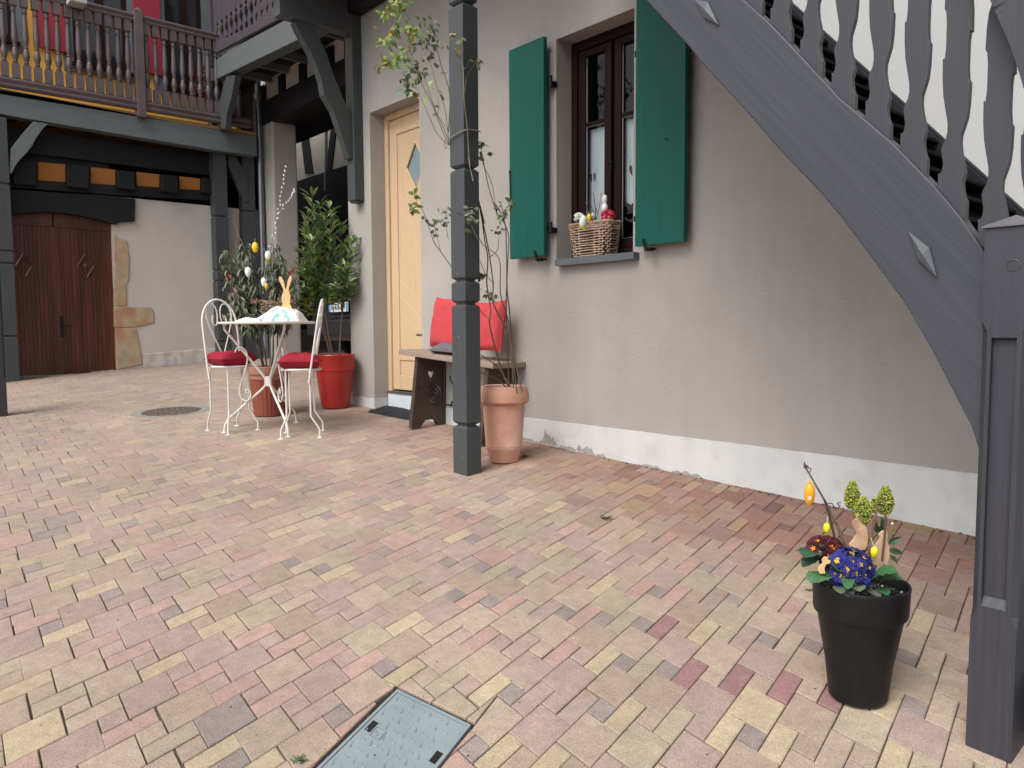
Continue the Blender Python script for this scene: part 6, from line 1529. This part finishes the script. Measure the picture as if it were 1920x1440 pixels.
for (a, b, dx, dy_, dz_, L, W, col, dD) in ((1625, 1104, .75, -.5, .8, .085, .085, (.055, .17, .07, 1), -.055), (1650, 1098, .9, -.3, .3, .05, .05, (.05, .15, .06, 1), -.05), (1530, 1045, -.7, -.6, .1, .045, .05, (.045, .11, .06, 1), -.03), (1645, 1112, .2, -.9, .0, .03, .03, (.06, .16, .07, 1), -.06), (1556, 1090, -.9, -.5, .1, .058, .055, (.08, .20, .09, 1), -.05), (1545, 1052, -1, -.3, -.2, .05, .04, (.03, .08, .05, 1), -.02), (1600, 1105, -.1, -1, .1, .035, .035, (.12, .18, .10, 1), -.07), (1585, 1112, -.2, -1, -.05, .03, .03, (.14, .18, .13, 1), -.07), (1573, 1108, -.3, -1, .0, .03, .028, (.12, .16, .10, 1), -.07), (1606, 1060, .3, .4, 1, .05, .04, (.04, .12, .05, 1), .02), (1565, 1050, .2, .2, 1, .05, .04, (.03, .06, .03, 1), .02), (1625, 1115, .5, -.9, -.1, .03, .026, (.12, .15, .11, 1), -.07), (1540, 1030, -.2, .6, .8, .03, .03, (.05, .09, .06, 1), .03)):
    m.col = col; d = dR * dx + dF * (-dy_) * -1 + Vector((0, 0, dz_)); bigleaf(m, kp(a, b - 8, dD - .01), dR * dx - dF * abs(dy_) + Vector((0, 0, dz_ + .25)), L * 1.3, W * 1.35)
o = m.build('primrose_leaves', 'leaf', smooth=50, loc=pb); tag(o, 'broad crinkled green primrose leaves over the front rim of the black planter', 'leaves')
# skimmia: three cone shaped flower heads
sk = thing('skimmia', 'skimmia with three yellow green flower heads at the back of the black planter', 'plant', kp(1635, 1070, .02))
for (a, b, h, r) in ((1598, 928, 52, 16), (1618, 956, 48, 17), (1660, 938, 54, 17), (1640, 948, 28, 10)):
    m = MB(); c_ = kp(a, b, .03 if a != 1618 else .0)
    m.col = (.10, .13, .03, 1); m.lathe([(.001, -h * .42 * Dk / 1450), (r * .6 * Dk / 1450, -h * .2 * Dk / 1450), (r * .5 * Dk / 1450, h * .15 * Dk / 1450), (.001, h * .44 * Dk / 1450)], c_, 12)
    for k in range(700 if h > 30 else 200):
        t = random.random(); ph = random.random() * 6.28; zz = (.5 - t) * h; rr = r * math.sin(PI * min(1, (t * .86 + .08))) ** .6 * (.55 + .5 * t) * random.uniform(.7, 1.12)
        q = c_ + (dR * math.cos(ph) * rr + Vector((0, 0, zz)) + dF * math.sin(ph) * rr) * Dk / 1450
        m.col = random.choice([(.42, .42, .05, 1), (.30, .36, .05, 1), (.55, .52, .10, 1), (.18, .25, .04, 1), (.12, .14, .03, 1)]); s = random.uniform(.0016, .0028)
        m.lathe([(s * .2, -s), (s, 0), (s * .2, s)], q, 5)
    o = part(m, 'flower_head', 'petal', sk)
m = MB()
for pts, c_ in (([(1622, 980), (1630, 1020), (1634, 1080)], (.12, .18, .05, 1)), ([(1660, 965), (1650, 1010), (1640, 1075)], (.10, .16, .05, 1)), ([(1598, 955), (1606, 1000), (1620, 1070)], (.12, .16, .05, 1)), ([(1642, 962), (1646, 1000), (1640, 1060)], (.15, .2, .06, 1)), ([(1672, 985), (1667, 1010), (1660, 1070)], (.15, .2, .06, 1))):
    m.col = c_; m.tube(smooth_path([kp(a, b, .02) for a, b in pts], 4), .0022, 6)
m.col = (.6, .6, .3, 1); m.lathe([(.001, -.004), (.004, 0), (.001, .004)], kp(1673, 982, .02), 8)
part(m, 'stems', 'stem', sk)
m = MB()
for (a, b, dx, dz_, L) in ((1650, 1000, .2, 1, .05), (1655, 990, -.2, 1, .04), (1664, 1020, .7, .5, .05), (1664, 1030, .9, -.2, .05), (1645, 1000, -.3, .9, .045), (1620, 1040, -.4, .7, .04), (1668, 1040, .6, -.6, .035)):
    m.col = random.choice([(.03, .07, .03, 1), (.04, .09, .03, 1)]); m.leaf(kp(a, b, .02), dR * dx + Vector((0, 0, dz_)) - dF * .3, -dF + Vector((0, 0, .3)), L * .8, L * .34, .15, .2)
part(m, 'leaves', 'leaf', sk)
# sticks and eggs
m = MB(); m.col = (.13, .09, .07, 1)
m.tube([kp(1508, 872, .0), kp(1530, 910), kp(1550, 945), kp(1572, 990), kp(1590, 1035)], [.0022, .0040], 7)
m.col = (.05, .03, .025, 1); m.tube([kp(1546, 937, -.005), kp(1556, 970, -.005), kp(1566, 1012, 0)], .0030, 7)
m.tube(smooth_path([kp(1550, 944), kp(1560, 944), kp(1565, 952), kp(1575, 950), kp(1570, 944), kp(1577, 942)], 4), .0014, 5)
m.col = (.09, .06, .045, 1); m.tube([kp(1508, 866), kp(1510, 878)], [.0012, .0042], 6); m.tube([kp(1512, 874), kp(1521, 880), kp(1518, 886)], .0016, 5); m.tube([kp(1508, 872), kp(1514, 876)], .0045, 6)
o = m.build('bamboo_stick', 'stem', smooth=60, loc=kp(1590, 1035)); tag(o, 'long slanting stick carrying the eggs above the black planter', 'stick')
for (a0, b0, a1, b1, r, lab, gg) in ((1645, 950, 1625, 1050, .0032, 'short brown stick just left of the yellow flower head stem', 1), (1662, 968, 1654, 1052, .0026, 'thin dark red stick in front of the right wooden rabbit', 2)):
    m = MB(); m.col = (.16, .08, .05, 1) if gg == 1 else (.12, .045, .035, 1); m.tube([kp(a0, b0, -.01), kp(a1, b1, -.01)], r, 7); o = m.build('plant_stick', 'stem', smooth=60, loc=kp(a1, b1)); tag(o, lab, 'stick', 'sticks in the black planter')
e = egg(1518, 927, Dk, 44, (.85, .33, .01, 1), 'long orange egg with a white flower hanging from the slanting stick', None, (1516, 888), group='eggs in the black planter', fat=.44)
m = MB(); ce = kp(1518, 934, -.021)
for k in range(6):
    a = 2 * PI * k / 6; d = dR * math.cos(a) + Vector((0, 0, math.sin(a))); m.col = (.85, .8, .75, 1); m.tube([ce + d * .0018, ce + d * .0048], [.0011, .0016], 5)
m.col = (.9, .5, .2, 1); m.lathe([(.0015, 0), (.001, .0008)], ce, 8, ax=-dF); part(m, 'painted_flower', 'egg', e)
m = MB(); ct = kp(1518, 905)
for k in range(8):
    a = 2 * PI * k / 8; m.col = (.85, .62, .02, 1); m.leaf(ct, (math.cos(a), math.sin(a), .4), (0, 0, 1), .012, .005)
part(m, 'ribbon', 'petal', e)
egg(1550, 990, Dk - .01, 20, (.80, .68, .01, 1), 'round yellow egg hanging above the dark red primrose', None, (1552, 968), group='eggs in the black planter')
egg(1639, 1036, Dk - .03, 23, (.82, .66, .02, 1), 'yellow egg hanging beside the wooden rabbits', None, (1633, 1008), group='eggs in the black planter', tilt=(.1, 0, 1))
# wooden rabbits
pk = Dk / 1450
M['blond2'] = mat('stained_plywood', (.58, .40, .25, 1), .7, .15, 10, col2=(.30, .13, .06, 1), fac2=.58, sc2=14)
def rpk(pts, cx, by): return [((a - cx) * pk, (by - b) * pk) for a, b in pts]
ra1 = [(1596, 1032), (1592, 1020), (1600, 1010), (1606, 1000), (1602, 992), (1596, 984), (1598, 974), (1604, 972), (1603, 964), (1609, 962), (1614, 974), (1620, 980), (1626, 992), (1628, 1008), (1626, 1024), (1622, 1032)]
cutout('rabbit_figure', 'stained wooden rabbit under the left flower heads in the black planter', kp(1610, 1032, .0), rpk(ra1, 1610, 1032), .004, dF, 'blond2')
ra2 = [(1640, 1060), (1636, 1040), (1640, 1022), (1648, 1008), (1646, 1000), (1652, 994), (1660, 993), (1664, 1002), (1662, 1012), (1667, 1026), (1668, 1044), (1664, 1060)]
cutout('rabbit_figure', 'pale wooden rabbit at the right edge of the black planter, behind a thin stick', kp(1652, 1060, .0), rpk(ra2, 1652, 1060), .004, dF, 'blond2')
ra3 = [(1537, 1076), (1534, 1068), (1537, 1060), (1542, 1056), (1540, 1050), (1545, 1044), (1551, 1045), (1552, 1050), (1557, 1052), (1556, 1057), (1549, 1059), (1546, 1066), (1548, 1076)]
cutout('rabbit_figure', 'tiny pale rabbit cut-out between the red and the blue primrose', kp(1543, 1076, -.075), rpk(ra3, 1543, 1076), .003, dF, 'blond')
